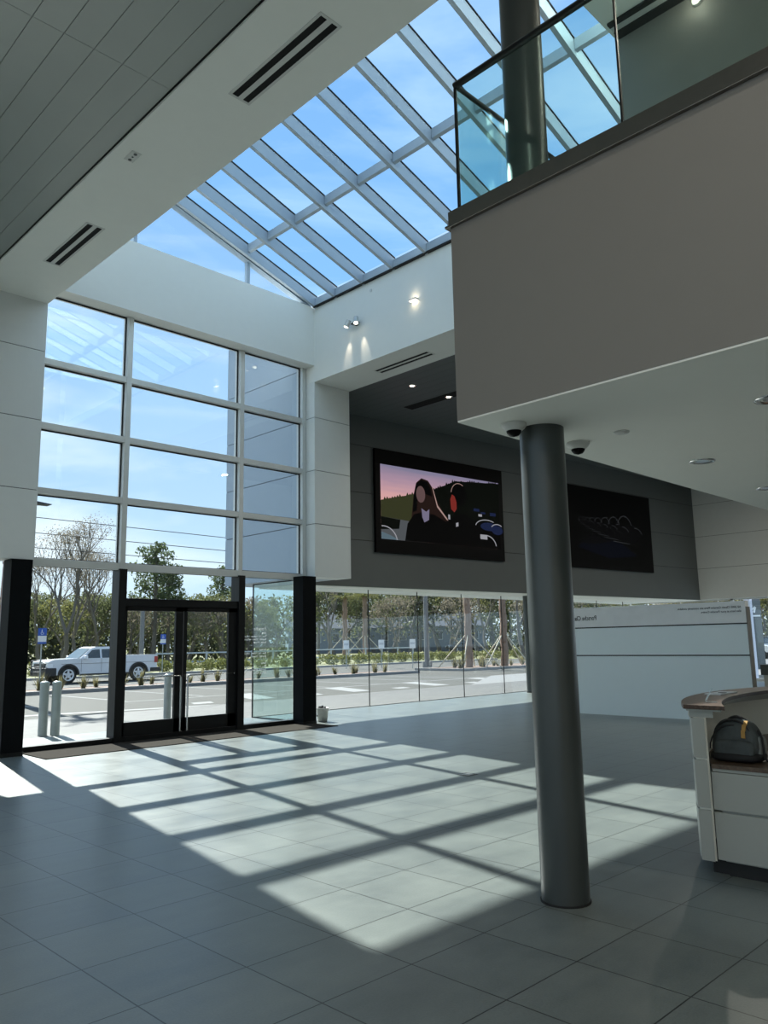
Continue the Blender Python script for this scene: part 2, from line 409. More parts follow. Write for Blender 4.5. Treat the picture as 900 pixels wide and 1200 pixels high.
# ------------------------------------------------------------------ SKYLIGHT
def zr(x): return 9.12+.32*(10.8-x)
sky = thing('skylight', None, None, (X2, 8.6, 9.12), kind='structure')
RY = [12.93, 12.24, 11.35, 10.45, 9.54, 8.64, 7.74, 6.84, 5.94, 5.04]
for y in RY:
    mb = MB(); w = .036
    pr = [(X2-.01, zr(X2)+.02), (X1, zr(X1)), (X1, zr(X1)+.26), (X2-.01, zr(X2)+.26)]
    mb.prism(pr, y-w, y+w, 'y')
    mb.mat(1).prism([(X2-.01, zr(X2)+.26), (X1, zr(X1)+.26), (X1, zr(X1)+.285), (X2-.01, zr(X2)+.285)], y-w-.014, y+w+.014, 'y')
    mb.obj('rafter', ['rafter', 'gap'], sky)
mb = MB()
for i in range(len(RY)):
    a = RY[i+1]+.045 if i+1 < len(RY) else 4.4
    mb.prism([(8.92, zr(8.92)+.09), (8.98, zr(8.98)+.09), (8.98, zr(8.98)+.26), (8.92, zr(8.92)+.26)], a, RY[i]-.045, 'y')
mb.obj('purlin', 'rafter', sky)
mb = MB()
for i in range(len(RY)):
    a = RY[i+1]+.045 if i+1 < len(RY) else 4.4
    mb.box(X2-.07, X2-.002, a, RY[i]-.045, 9.17, 9.33)
mb.obj('eave_member', 'rafter', sky)
MB().box(X2-.075, X2+.01, 4.4, 12.97, 9.14, 9.165).obj('eave_gasket', 'gap', sky)
MB().prism([(X2-.02, zr(X2)+.29), (X1, zr(X1)+.29), (X1, zr(X1)+.302), (X2-.02, zr(X2)+.302)], 4.4, 13.3, 'y').obj('glass_pane', 'skyglass', sky)
# gable clerestory triangle over the front wall
cl = thing('window_3', None, None, (X1, 13.1, 9.17), kind='structure')
mb = MB()
mb.prism([(X2-.1, zr(X2)+.03), (X1-.2, zr(X1)+.08), (X1-.2, zr(X1)+.29), (X2-.1, zr(X2)+.29)], 13.0, 13.16, 'y')
mb.box(9.03, 9.10, 13.06, 13.16, 9.17, zr(9.06)+.1); mb.box(6.45, 6.52, 13.06, 13.16, 9.17, zr(6.5)+.1)
mb.obj('window_frame', 'extpanel', cl)
MB().prism([(X2-.2, 9.17), (X1, 9.17), (X1, zr(X1)+.1), (X2-.2, zr(X2)+.08)], 13.10, 13.108, 'y').obj('glass_pane', 'lowglass', cl)
# roof strips closing the gap around the skylight
struct(B(-8.3, X1, -12.3, 13.6, 11.4, 11.6).obj('ceiling_left_roof', 'cream'))
struct(B(X1, X2+.3, -12.3, 4.4, 11.4, 11.6).obj('ceiling_back_roof', 'cream'))

# ------------------------------------------------------------------ WINDOW 1: tall curtain window
w1 = thing('window_1', None, None, (X1, YW, 3.07), kind='structure')
VX = [4.97, 6.582, 9.104, 10.76]; HZ = [3.07, 4.27, 5.41, 6.56, 7.86]
mb = MB()
for z in HZ: mb.box(X1, X2, YW, YW+.2, z-.055, z+.055)
for x in VX: mb.box(x-.05, x+.05, YW-.012, YW+.2, 3.02, 7.915)
mb.obj('window_frame', 'frame', w1, bevel=.004)
mb = MB()
for z in HZ: mb.box(X1, X2, YW+.085, YW+.115, z-.075, z+.075)
for x in VX: mb.box(x-.068, x+.068, YW+.085, YW+.115, 3.02, 7.915)
mb.obj('gasket', 'gap', w1)
for i in range(3):
    for j in range(4):
        B(VX[i]+.06, VX[i+1]-.06, YW+.10, YW+.108, HZ[j]+.06, HZ[j+1]-.06).obj('glass_pane', 'glass', w1)

# ------------------------------------------------------------------ storefront below (window_2) + doors
w2 = thing('window_2', None, None, (X1, YW, 0), kind='structure')
mb = MB()
mb.box(X1-.02, X2, YW-.03, YW+.17, 0, .09)
for x in (6.58, 9.12): mb.box(x-.075, x+.075, YW-.06, YW+.22, 0, 3.02)
mb.box(6.65, 9.05, YW-.03, YW+.2, 2.36, 2.5)
mb.obj('window_frame', 'black', w2, bevel=.004)
B(X1-.02, X2, YW-.01, YW+.17, 3.0, 3.02).obj('head_frame', 'frame', w2)
for a, b, c, d in ((X1-.02, 6.52, .09, 3.01), (9.19, 10.5, .09, 3.01), (6.65, 9.05, 2.5, 3.01)):
    B(a, b, YW+.09, YW+.098, c, d).obj('glass_pane', 'glass', w2)
lines = [('Porsche', .085, 1.93), ('Sales', .05, 1.86), ('Mon - Fri   9:00am - 7:00pm', .042, 1.79), ('Saturday   9:00am - 6:00pm', .042, 1.73), ('Sunday   Closed', .042, 1.67),
         ('Service', .05, 1.52), ('Mon - Fri   7:30am - 6:00pm', .042, 1.45), ('Saturday   Closed', .042, 1.39),
         ('Parts', .05, 1.25), ('Mon - Fri   7:30am - 6:00pm', .042, 1.18), ('Saturday   8:00am - 4:00pm', .042, 1.12), ('Sunday   Closed', .042, 1.06)]
for tx, sz, z in lines:
    text_mesh(tx, sz*1.15, lambda u, v, w, z=z: Vector((9.83-u, YW+.087+w, z+v)), 'lettering', 'wtext', w2, thick=.001)
d1 = thing('door_1', None, None, (7.85, YW, 0), kind='structure')
for (a, b, hx) in ((6.66, 7.84, 7.775), (7.86, 9.04, 7.925)):
    leaf = MB(); sw = .15 if a < 7 else .14
    leaf.box(a, a+(.055 if a < 7 else .07), YW, YW+.06, .02, 2.36); leaf.box(b-(.155 if a < 7 else .19), b, YW, YW+.06, .02, 2.36)
    leaf.box(a, b, YW, YW+.06, .02, .33); leaf.box(a, b, YW, YW+.06, 2.28, 2.36)
    lo = leaf.obj('door_leaf', 'black', d1, bevel=.003)
    B(a+.05, b-.15, YW+.03, YW+.038, .33, 2.28).obj('glass_pane', 'glass', lo)
    s = -1 if a < 7 else 1
    far = a+.09 if a < 7 else b-.06
    MB().tube([(hx, YW-.07, .10), (hx, YW-.07, 1.06), (hx+s*.012, YW-.07, 1.09), (hx+s*.04, YW-.07, 1.10), (far, YW-.07, 1.10)], .017, 10).tube([(hx, YW-.07, .16), (hx, YW, .16)], .012, 8).tube([(far-s*.03, YW-.07, 1.10), (far-s*.03, YW, 1.10)], .012, 8).tube([(hx, YW-.07, 1.0), (hx, YW, 1.0)], .012, 8).obj('pull_handle', 'handle', lo)

# black posts under the piers
for nm, a, b, lb in (('l', 4.55, 4.88, 'black square post at left end of the entrance glazing'), ('r', 10.45, 10.80, 'black square post at right end of the entrance glazing, white bucket at its foot')):
    p = thing('square_post', lb, 'post', ((a+b)/2, 13.12, 0))
    B(a, b, 12.95, 13.29, 0, 3.055).obj('shaft', 'blackface', p, bevel=.004)
    B(a-.004, b+.004, 12.944, 13.294, 0, .06).obj('base_trim', 'black', p)
# low glazing left of the left post
w4 = thing('window_4', None, None, (2, YW, 0), kind='structure')
mb = MB(); mb.box(-8, 4.55, YW, YW+.12, 0, .08)
for x in (-6, -3.5, -1, 1.5): mb.box(x-.04, x+.04, YW, YW+.14, 0, 3.05)
mb.obj('window_frame', 'black', w4)
B(-8, 4.55, YW+.05, YW+.058, .08, 3.05).obj('glass_pane', 'glass', w4)
struct(B(-8, 4.2, 13.5, 15.35, 3.06, 3.6).obj('sun_cutoff_canopy', 'panel'))  # unseen canopy, added to cut off the sunlight left of the post
# frameless glazing of the lounge
GY = 15.3
w5 = thing('window_5', None, None, (20, GY, 0), kind='structure')
GX = [10.86, 12.65, 14.57, 16.49, 18.45, 20.43, 22.38, 24.33, 26.28, 28.23, XE-.1]
for i in range(len(GX)-1):
    B(GX[i]+.012, GX[i+1]-.012, GY-.006, GY+.006, 0.01, 3.045).obj('glass_pane', 'glass', w5)
mb = MB()
for x in GX[1:-1]: mb.box(x-.011, x+.011, GY-.009, GY+.009, 0, 3.045)
mb.box(10.86, XE-.1, GY-.02, GY+.02, 0, .012)
mb.obj('joint_seal', 'gap', w5)
B(10.845, 10.86, 13.42, GY, .0, 3.045).obj('side_glass', 'greenglass', w5, label='green tinted return glass')
MB().box(10.84, 10.865, GY-.015, GY+.012, 0, 3.045).box(10.84, 10.865, 13.4, GY, 0, .02).box(10.84, 10.865, 13.4, GY, 3.02, 3.045).obj('corner_seal', 'gap', w5)
# right facade glazing far away
w6 = thing('window_6', None, None, (XE+.1, 4, 0), kind='structure')
mb = MB()
for y in (-6, -3, 0, 3, 6, 9, 12): mb.box(XE+.05, XE+.17, y-.05, y+.05, 0, 3.05)
mb.box(XE+.05, XE+.17, -12, GY, 0, .1); mb.box(XE+.05, XE+.17, -12, GY, 3.0, 3.05)
mb.obj('window_frame', 'frame', w6)
B(XE+.1, XE+.108, -12, GY, .1, 2.93).obj('glass_pane', 'glass', w6)

# ------------------------------------------------------------------ BALCONY
BX, BY, BZ, BT = 3.956, 3.262, 3.09, 4.49
struct(MB().box(BX, 16, -12, BY, BZ, BT).obj('balcony', ['fascia']))
struct(MB().box(BX+.002, 16, -12, BY-.002, BZ-.012, BZ-.0005).obj('ceiling_balcony', 'cream'))
tr = MB().box(BX-.012, BX+.06, -12, BY+.012, BT, BT+.115).box(BX, 8.95, BY-.06, BY+.012, BT, BT+.115).box(BX-.03, BX+.05, -12, BY+.03, BT-.012, BT+.006)
struct(tr.obj('trim_4', 'steel', bevel=.002))
bal = thing('balustrade', 'glass balustrade with dark handrail along the upstairs balcony edge', 'railing', (BX, BY, BT))
RZ = 5.575
gy = [3.2, 1.95, -.4, -2.7, -5, -7.3, -9.6, -12]
for i in range(len(gy)-1):
    B(BX+.02, BX+.034, gy[i+1]+.012, gy[i]-.012, BT+.05, RZ-.01).obj('glass_panel', 'balglass', bal)
for i in range(3):
    B(BX+.06+i*1.66, BX+.06+i*1.66+1.64, 3.19, 3.204, BT+.05, RZ-.01).obj('glass_panel', 'balglass', bal)
B(BX+.018, BX+.036, 3.19, 3.208, BT+.05, RZ-.01).obj('corner_seal', 'rail', bal)
for y in gy[1:-1]: B(BX+.018, BX+.036, y-.006, y+.006, BT+.05, RZ-.01).obj('joint_seal', 'rail', bal)
MB().tube([(BX+.027, -12, RZ), (BX+.027, 3.197, RZ), (8.94, 3.197, RZ)], .026, 10).obj('handrail', 'rail', bal)

# round columns
c1 = thing('round_column', 'thick grey round column through the balcony edge in the foreground', 'column', (4.53, 2.983, 0))
MB().tube([(4.53, 2.983, 0), (4.53, 2.983, BZ-.01)], .152, 48).obj('lower_shaft', 'col', c1)
MB().tube([(4.53, 2.983, BT), (4.53, 2.983, 9.6)], .152, 48).obj('upper_shaft', 'col', c1)
MB().tube([(4.53, 2.983, 0), (4.53, 2.983, .012)], .158, 48).obj('base_ring', 'gap', c1)
c2 = thing('round_column', 'thin grey round column standing inside the far glazing', 'column', (21.22, 14.81, 0))
MB().tube([(21.22, 14.81, 0), (21.22, 14.81, 3.04)], .17, 32).obj('shaft', 'col', c2)
MB().tube([(21.22, 14.81, 0), (21.22, 14.81, .03)], .178, 32).obj('base_ring', 'gap', c2)

# ------------------------------------------------------------------ air vents, sensors, lights
def vent(cx, cy, z, w, l, label, group=None, n=2, trim='ventrim', body='slot'):
    t = thing('air_vent', label, 'vent', (cx, cy, z), 0, group)
    mb = MB()
    x0, x1, y0, y1 = cx-w/2, cx+w/2, cy-l/2, cy+l/2
    mb.box(x0-.03, x1+.03, y0-.03, y0, z-.006, z); mb.box(x0-.03, x1+.03, y1, y1+.03, z-.006, z)
    mb.box(x0-.03, x0, y0, y1, z-.006, z); mb.box(x1, x1+.03, y0, y1, z-.006, z)
    sw = w*.36
    mb.box(x0+sw, x1-sw, y0, y1, z-.007, z)
    mb.obj('vent_frame', trim, t)
    B(x0, x0+sw, y0, y1, z-.003, z-.0004).obj('slot', body, t); B(x1-sw, x1, y0, y1, z-.003, z-.0004).obj('slot', body, t)
    return t
vent(4.34, 5.71, ZL, .21, 1.47, 'long double-slot air vent in the left bulkhead, nearest the camera')
vent(4.37, 10.76, ZL, .21, 1.47, 'double-slot air vent in the left bulkhead, close to the tall window')
vent(11.41, 10.81, ZS, .22, 1.5, 'double-slot air vent under the white beam right of the tall window')
vent(14.2, 12.35, 7.558, .26, 1.9, 'black slot vent in the dark lounge ceiling', trim='slot')
s = thing('ceiling_sensor', 'small white square sensor plate with three holes in left bulkhead', 'sensor', (3.98, 8.19, ZL))
B(3.93, 4.05, 8.08, 8.30, ZL-.008, ZL-.0005).obj('plate', 'ventrim', s, bevel=.003)
for k, r in ((8.12, .022), (8.19, .012), (8.26, .022)): MB().cyl((3.99, k, ZL-.012), r, .005, 16).obj('sensor_hole', 'col', s)

def spot(y, z, label, lit):
    t = thing('wall_spotlight', label, 'light', (X2, y, z))
    MB().cyl((X2-.03, y, z), .05, .03, 20, 'x').box(X2-.09, X2-.02, y-.1, y+.1, z-.012, z+.012).obj('mount', 'col', t)
    for dy, dirv in ((-.10, (-.25, -.28, -1)), (.12, (-.25, .35, -1))):
        d = Vector(dirv).normalized(); c = Vector((X2-.13, y+dy, z+.07))
        h = MB().cyl(c, .055, .15, 20, d).obj('lamp_head', 'frame', t)
        MB().cyl(c+d*.149, .045, .004, 20, d).obj('lamp_face', 'lamp', h)
        ld = bpy.data.lights.new('spot', 'SPOT'); ld.energy = 7 if lit else 5; ld.spot_size = math.radians(30); ld.spot_blend = .8; ld.color = (1, .86, .66); ld.shadow_soft_size = .03
        lo = bpy.data.objects.new('spot_beam', ld); COL.objects.link(lo)
        dd = (Vector((.32, d.y*.6, -1))).normalized()
        lo.location = c+d*.17; lo.rotation_euler = dd.to_track_quat('-Z', 'Y').to_euler()
        lo.parent = t; lo.matrix_parent_inverse = t.matrix_basis.inverted()
    return t
spot(11.58, 8.34, 'twin wall spotlight with metal heads, left of the two on the white wall', True)
t = thing('wall_uplight', 'small glowing wall light high on white wall near balcony corner', 'light', (X2, 9.89, 8.30))
MB().box(X2-.10, X2, 9.80, 9.98, 8.28, 8.32).obj('housing', 'frame', t, bevel=.005)
B(X2-.09, X2-.01, 9.81, 9.97, 8.321, 8.325).obj('lamp_face', 'lamp', t); B(X2-.09, X2-.01, 9.81, 9.97, 8.274, 8.279).obj('lamp_face', 'lamp', t)
for dz in (.14, -.14):
    ld = bpy.data.lights.new('glow', 'POINT'); ld.energy = .05; ld.color = (1, .78, .5); ld.shadow_soft_size = .05
    lo = bpy.data.objects.new('lamp_glow', ld); COL.objects.link(lo); lo.location = (X2-.08, 9.89, 8.30+dz); lo.parent = t; lo.matrix_parent_inverse = t.matrix_basis.inverted()
o = MB().cyl((X2-.012, 11.14, 8.94), .035, .012, 16, 'x').obj('wall_sensor', 'frame'); tag(o, 'tiny round sensor on the white wall under the skylight', 'sensor')

def downlight(x, y, z, label, e=0, group=None, lit=True):
    t = thing('downlight', label, 'light', (x, y, z), 0, group)
    MB().lathe((x, y, z), [(.105, 0), (.105, -.008), (.085, -.010), (.07, .0), (.05, .001)], 24).obj('trim_ring', 'chrome', t)
    MB().cyl((x, y, z-.004), .055, .003, 20).obj('lamp_face', 'lamp' if lit else 'chrome', t)
    if e:
        ld = bpy.data.lights.new('down', 'SPOT'); ld.energy = e; ld.spot_size = math.radians(95); ld.spot_blend = .7; ld.color = (1, .9, .74); ld.shadow_soft_size = .05
        lo = bpy.data.objects.new('lamp_beam', ld); COL.objects.link(lo); lo.location = (x, y, z-.03); lo.parent = t; lo.matrix_parent_inverse = t.matrix_basis.inverted()
    return t
ZB = BZ-.012
downlight(12.98, 12.03, 7.558, 'lit round downlight in the dark lounge ceiling, nearer the white pier', 20)
downlight(14.25, 12.0, 7.55, 'lit round downlight by the black slot in the lounge ceiling', 20)
downlight(6.40, 2.66, ZB, 'chrome downlight under balcony, mid ceiling right of the column', 0, lit=False)
downlight(8.10, 2.74, ZB, 'chrome downlight under balcony at the right edge of the photo', 0, lit=False)
downlight(5.02, 1.62, ZB, 'chrome downlight under balcony, nearest the camera on the right', 0, lit=False)
o = MB().lathe((5.02, 2.64, ZB), [(.0, -.012), (.05, -.012), (.055, -.006), (.055, 0)], 24).obj('sprinkler_cover', 'camw'); tag(o, 'flat white round sprinkler cover under the balcony', 'sprinkler')
for x, y, lb in ((4.27, 3.03, 'white dome security camera touching the left side of the column top'), (5.06, 3.02, 'white dome security camera under the balcony right of the column')):
    t = thing('security_camera', lb, 'camera', (x, y, ZB))
    MB().lathe((x, y, ZB), [(.085, 0), (.088, -.012), (.075, -.032), (.055, -.05), (.0, -.05)], 28).obj('housing', 'camw', t)
    MB().lathe((x, y, ZB-.045), [(.052, 0), (.048, -.018), (.033, -.036), (.0, -.046)], 24).obj('dome', 'screen', t)
# round lamp on the upstairs wall, seen through the balustrade, plus unseen added copies
def wall_lamp(y, e, label):
    t = thing('wall_lamp', label, 'light', (8.93, y, 9.45))
    MB().cyl((8.90, y, 9.45), .06, .05, 20, 'x').obj('housing', 'frame', t)
    MB().cyl((8.893, y, 9.45), .045, .007, 20, 'x').obj('lamp_face', 'lamp', t)
    ld = bpy.data.lights.new('wall lamp', 'POINT'); ld.energy = e; ld.color = (1, .95, .80); ld.shadow_soft_size = .05
    lo = bpy.data.objects.new('lamp_light', ld); COL.objects.link(lo); lo.location = (8.75, y, 9.40); lo.parent = t; lo.matrix_parent_inverse = t.matrix_basis.inverted()
wall_lamp(3.28, .8, 'small round lit lamp on the upstairs wall, top right')
wall_lamp(.3, 22, 'added fill lamp on the upstairs wall, out of view beyond the top right corner')  # unseen lamp, added to brighten the upstairs wall and ceiling
wall_lamp(-2.7, 22, 'added fill lamp farthest back on the upstairs wall, out of view')  # another unseen lamp, added for upstairs fill

# unseen fill lamps, added to brighten the hall and the lounge
def hall_fill_lamp(x, y, z, e, label):
    t = thing('added_fill_lamp', label, 'light', (x, y, z), 0, 'added fill lamps out of view')
    MB().lathe((x, y, z), [(.12, 0), (.12, -.02), (.10, -.022), (.09, -.01)], 28).obj('trim_ring', 'frame', t)
    MB().cyl((x, y, z-.012), .09, .006, 28).obj('diffuser', 'lamp', t)
    ld = bpy.data.lights.new('added fill lamp', 'AREA'); ld.shape = 'DISK'; ld.size = .16; ld.energy = e; ld.color = (1, .93, .80)
    lo = bpy.data.objects.new('lamp_light', ld); COL.objects.link(lo); lo.location = (x, y, z-.05); lo.parent = t; lo.matrix_parent_inverse = t.matrix_basis.inverted()
LL = 'added warm fill lamp, unseen, in the planked ceiling over the back of the hall'
for x in (-5.5, -1.5, 1.8):
    for y in (-9, -6, -3, 0): hall_fill_lamp(x, y, 7.498, HALL_FILL, LL)
for x, y in ((15, 3.9), (20, 3.9), (25, 3.9), (18, 7), (25, 7)): hall_fill_lamp(x, y, 7.558, HALL_FILL*2.2, 'added warm fill lamp, unseen, in the dark lounge ceiling behind the balcony')

# ------------------------------------------------------------------ VIDEO SCREENS
def led(t0, t1, z0, z1, label):
    t = thing('video_screen', label, 'screen', D((t0+t1)/2, z0))
    mb = MB(); pts = [D(t0, 0, -.004)[:2], D(t1, 0, -.004)[:2], D(t1, 0, -.09)[:2], D(t0, 0, -.09)[:2]]
    mb.prism(pts, z0, z1); mb.obj('casing', 'screen', t)
    return t
def picture(t, t0, t1, z0, z1, layers, mats, name='picture'):
    mb = MB(); W = t1-t0; Hh = z1-z0
    for i, (mi, polys) in enumerate(layers):
        off = -.0915-.0006*i; mb.cur = mi
        for poly in polys:
            mb.add([D(t0+u*W, z0+v*Hh, off) for u, v in poly], [list(range(len(poly)))])
    return mb.obj(name, mats, t)
tv1 = led(0, 4.95, 3.96, 6.73, 'lit video screen showing two people against a sunset, left of two')
pm = {}
def em(n, c, s=1): pm[n] = emit_mat('screen '+n, c, s); return pm[n]
def sky_screen():
    m = bpy.data.materials.new('screen sunset sky'); m.use_nodes = True; nt = m.node_tree; b = nt.nodes['Principled BSDF']
    b.inputs['Base Color'].default_value = (.002, .002, .002, 1); b.inputs['Roughness'].default_value = .5; b.inputs['Specular IOR Level'].default_value = .05
    tc = nt.nodes.new('ShaderNodeTexCoord'); sp = nt.nodes.new('ShaderNodeSeparateXYZ'); nt.links.new(tc.outputs['Object'], sp.inputs[0])
    mr = nt.nodes.new('ShaderNodeMapRange'); mr.inputs[1].default_value = 5.1-3.96; mr.inputs[2].default_value = 6.32-3.96
    mr.inputs[1].default_value = 5.1; mr.inputs[2].default_value = 6.32
    nt.links.new(sp.outputs['Z'], mr.inputs[0])
    nz = nt.nodes.new('ShaderNodeTexNoise'); nz.inputs['Scale'].default_value = 1.0; mp = nt.nodes.new('ShaderNodeMapping'); mp.inputs['Scale'].default_value = (.6, .6, 7)
    nt.links.new(tc.outputs['Object'], mp.inputs[0]); nt.links.new(mp.outputs[0], nz.inputs['Vector'])
    ad = nt.nodes.new('ShaderNodeMath'); ad.operation = 'MULTIPLY_ADD'; nt.links.new(nz.outputs['Fac'], ad.inputs[0]); ad.inputs[1].default_value = .25; 
    sb = nt.nodes.new('ShaderNodeMath'); sb.operation = 'SUBTRACT'; nt.links.new(mr.outputs[0], sb.inputs[0]); sb.inputs[1].default_value = .12
    nt.links.new(sb.outputs[0], ad.inputs[2])
    rp = nt.nodes.new('ShaderNodeValToRGB'); nt.links.new(ad.outputs[0], rp.inputs[0]); e = rp.color_ramp.elements
    e[0].position = 0; e[0].color = (.42, .22, .19, 1); e[1].position = 1; e[1].color = (.13, .12, .18, 1)
    k = e.new(.35); k.color = (.40, .22, .22, 1); k = e.new(.7); k.color = (.24, .16, .21, 1)
    nt.links.new(rp.outputs[0], b.inputs['Emission Color']); b.inputs['Emission Strength'].default_value = .55
    return m
mats = [sky_screen(), em('hill', (.022, .024, .010), .5), em('forest', (.0012, .0018, .0012), .5), em('black', (.0006, .0006, .0007), .5), em('hair', (.010, .005, .004), .5),
        em('skin', (.075, .045, .045), .5), em('rim', (.30, .20, .18), .4), em('redskin', (.15, .018, .014), .4), em('field', (.05, .055, .06), .5),
        em('white', (.20, .20, .22), .5), em('blue', (.006, .010, .032), .5), em('cloth', (.11, .10, .15), .5), em('teal', (.06, .09, .11), .5)]
def jag(u0, v0, u1, v1, vb, n, a, seed):
    rr = random.Random(seed); p = [(u0, vb)]
    for i in range(n+1):
        u = u0+(u1-u0)*i/n; v = v0+(v1-v0)*i/n
        p.append((u, v+(a*rr.random() if i % 2 else 0)))
    return p+[(u1, vb)]
def ell(cx, cy, rx, ry, n=18, a0=0, a1=2*PI): return [(cx+rx*math.cos(a0+(a1-a0)*i/n), cy+ry*math.sin(a0+(a1-a0)*i/n)) for i in range(n if a1-a0 > 6.2 else n+1)]
def arc(cx, cy, rx, ry, a0, a1, w, n=10):
    o_ = [(cx+rx*math.cos(a0+(a1-a0)*i/n), cy+ry*math.sin(a0+(a1-a0)*i/n)) for i in range(n+1)]
    i_ = [(cx+(rx-w)*math.cos(a0+(a1-a0)*i/n), cy+(ry-w*1.5)*math.sin(a0+(a1-a0)*i/n)) for i in range(n+1)]
    return [[o_[i], o_[i+1], i_[i+1], i_[i]] for i in range(n)]
u0, u1, vb, vt = .035, .965, .13, .855
layers = [
    (0, [[(u0, vb), (u1, vb), (u1, vt), (u0, vt)]]),
    (1, [jag(u0, .50, .27, .60, vb, 26, .035, 1), jag(.27, .60, .50, .70, vb, 22, .04, 2)]),
    (2, [jag(.40, .66, .60, .80, vb, 24, .035, 3), jag(.60, .80, u1, .845, vb, 40, .025, 4)]),
    (8, [[(u0, vb), (.5, vb), (.5, .30), (u0, .345)]]),
    (2, [[(u0, .22), (.16, .24), (.17, .33), (u0, .345)]]),
    (3, [[(.40, vb), (u1, vb), (u1, .40), (.62, .42), (.40, .34)]]),
    (12, [[(u0, .13), (.16, .13), (.1, .17), (u0, .2)]]),
    (9, arc(.05, .10, .10, .16, .2, 1.7, .007)),
    (10, [ell(.87, .36, .075, .045), ell(.94, .33, .05, .05)]),
    (9, arc(.85, .35, .10, .085, .9, 3.0, .006)+arc(.94, .33, .06, .07, .8, 2.6, .006)),
    (9, [[(.79, .22), (.85, .22), (.85, .27), (.79, .27)], [(.78, .46), (.81, .46), (.81, .485), (.78, .485)]]),
    (9, arc(.84, .14, .09, .13, .15, 2.2, .007)),
    (10, [[(.74, .51), (.79, .51), (.79, .54), (.74, .54)], [(.80, .49), (.84, .49), (.84, .51), (.80, .51)], [(.88, .48), (.93, .48), (.93, .515), (.88, .515)]]),
    # woman
    (4, [[(.25, .36), (.27, .60), (.29, .72), (.33, .775), (.38, .76), (.42, .68), (.45, .56), (.50, .44), (.53, .37), (.46, .34), (.40, .40), (.32, .36)]]),
    (3, [[(.20, vb), (.22, .30), (.27, .40), (.33, .43), (.42, .42), (.50, .37), (.56, .26), (.58, vb)], [(.26, .42), (.27, .60), (.29, .71), (.33, .76), (.375, .745), (.40, .68), (.41, .60), (.36, .62), (.30, .60), (.29, .44)]]),
    (5, [ell(.322, .61, .034, .085)]),
    (11, [[(.325, .47), (.36, .44), (.385, .47), (.38, .36), (.345, .33), (.33, .38)]]),
    (6, [[(.41, .70), (.415, .70), (.45, .52), (.52, .40), (.53, .375), (.515, .385), (.445, .50)]]),
    # man
    (3, [[(.50, vb), (.52, .30), (.56, .40), (.60, .46), (.66, .47), (.72, .42), (.78, .32), (.80, vb)], ell(.625, .66, .062, .115)]),
    (7, [[(.555, .50), (.55, .60), (.565, .655), (.585, .64), (.60, .58), (.60, .51), (.58, .47)]]),
    (6, arc(.622, .66, .066, .123, 1.0, 3.0, .004)),
    (9, [[(.53, .44), (.545, .44), (.545, .39), (.53, .39)], [(.59, .36), (.61, .37), (.61, .33), (.59, .32)]]),
]
picture(tv1, 0, 4.95, 3.96, 6.73, layers, mats)
tv2 = led(8.05, 12.97, 3.96, 6.71, 'dark video screen showing a faint row of cars, right of the column')
m2 = [em('faint grey', (.016, .017, .019), .6), em('faint blue', (.0010, .0014, .0032), .5), em('near black', (.0012, .0012, .0014), .5)]
ly = [(1, [[(.1, .25), (.45, .14), (.8, .2), (.62, .34), (.25, .42)]]), (2, [[(.1, .3), (.25, .42), (.5, .36), (.3, .3)]])]
xx, sc = .66, 1.0
for k in range(8):
    cx, cy = xx, .47+.015*k
    ly.append((2, [ell(cx+.02*sc, cy, .17*sc, .12*sc)]))
    ly.append((0, arc(cx, cy+.02*sc, .10*sc, .22*sc, .5, 2.6, .006*sc, 9)+arc(cx-.02*sc, cy, .17*sc, .13*sc, 1.9, 3.4, .005*sc, 8)+arc(cx+.13*sc, cy, .09*sc, .10*sc, .2, 1.7, .005*sc, 6)+[[(cx-.15*sc, cy-.10*sc), (cx+.05*sc, cy-.12*sc), (cx+.05*sc, cy-.126*sc), (cx-.15*sc, cy-.108*sc)]]))
    ly.append((0, [ell(cx-.10*sc, cy, .022*sc, .035*sc, 10)]))
    xx -= .13*sc; sc *= .80
ly = [(a, [[(1-(1-u) if True else u, v) for u, v in p] for p in b]) for a, b in ly]
picture(tv2, 8.05, 12.97, 3.96, 6.71, ly, m2)

# ------------------------------------------------------------------ PARTITION with mirrored lettering
PX, PA, PB, PT = 15.785, 9.885, 5.97, 2.318
pt = thing('display_partition', 'white freestanding partition wall with black strips and lettering', 'partition', (PX, (PA+PB)/2, 0))
for a, b in ((0, 1.262), (1.278, 1.872), (1.888, PT)):
    B(PX, PX+.16, PB, PA, a, b).obj('panel', 'partition' if b < 2 else 'signw', pt)
B(PX+.012, PX+.14, PB+.004, PA-.004, .01, PT-.01).obj('core', 'gap', pt)
for z in (1.27, 1.88): B(PX-.004, PX+.02, PB-.01, PA, z-.012, z+.012).obj('black_strip', 'blackline', pt)
B(PX-.001, PX+.165, PB-.022, PB-.001, 0, 2.20).obj('end_cap', 'fascia', pt)
text_mesh('Porsche Classic', .14, lambda u, v, w: Vector((PX-.002-w, 9.21+u*.8, 2.05+v)), 'lettering', 'ctext', pt)
text_mesh('All 2000 Classic Genuine Parts are constantly available', .058, lambda u, v, w: Vector((PX-.002-w, 6.05+u, 2.185+v)), 'lettering', 'ctext', pt, thick=.001)
text_mesh('also here at your Porsche Centre.', .058, lambda u, v, w: Vector((PX-.002-w, 6.05+u, 2.105+v)), 'lettering', 'ctext', pt, thick=.001)

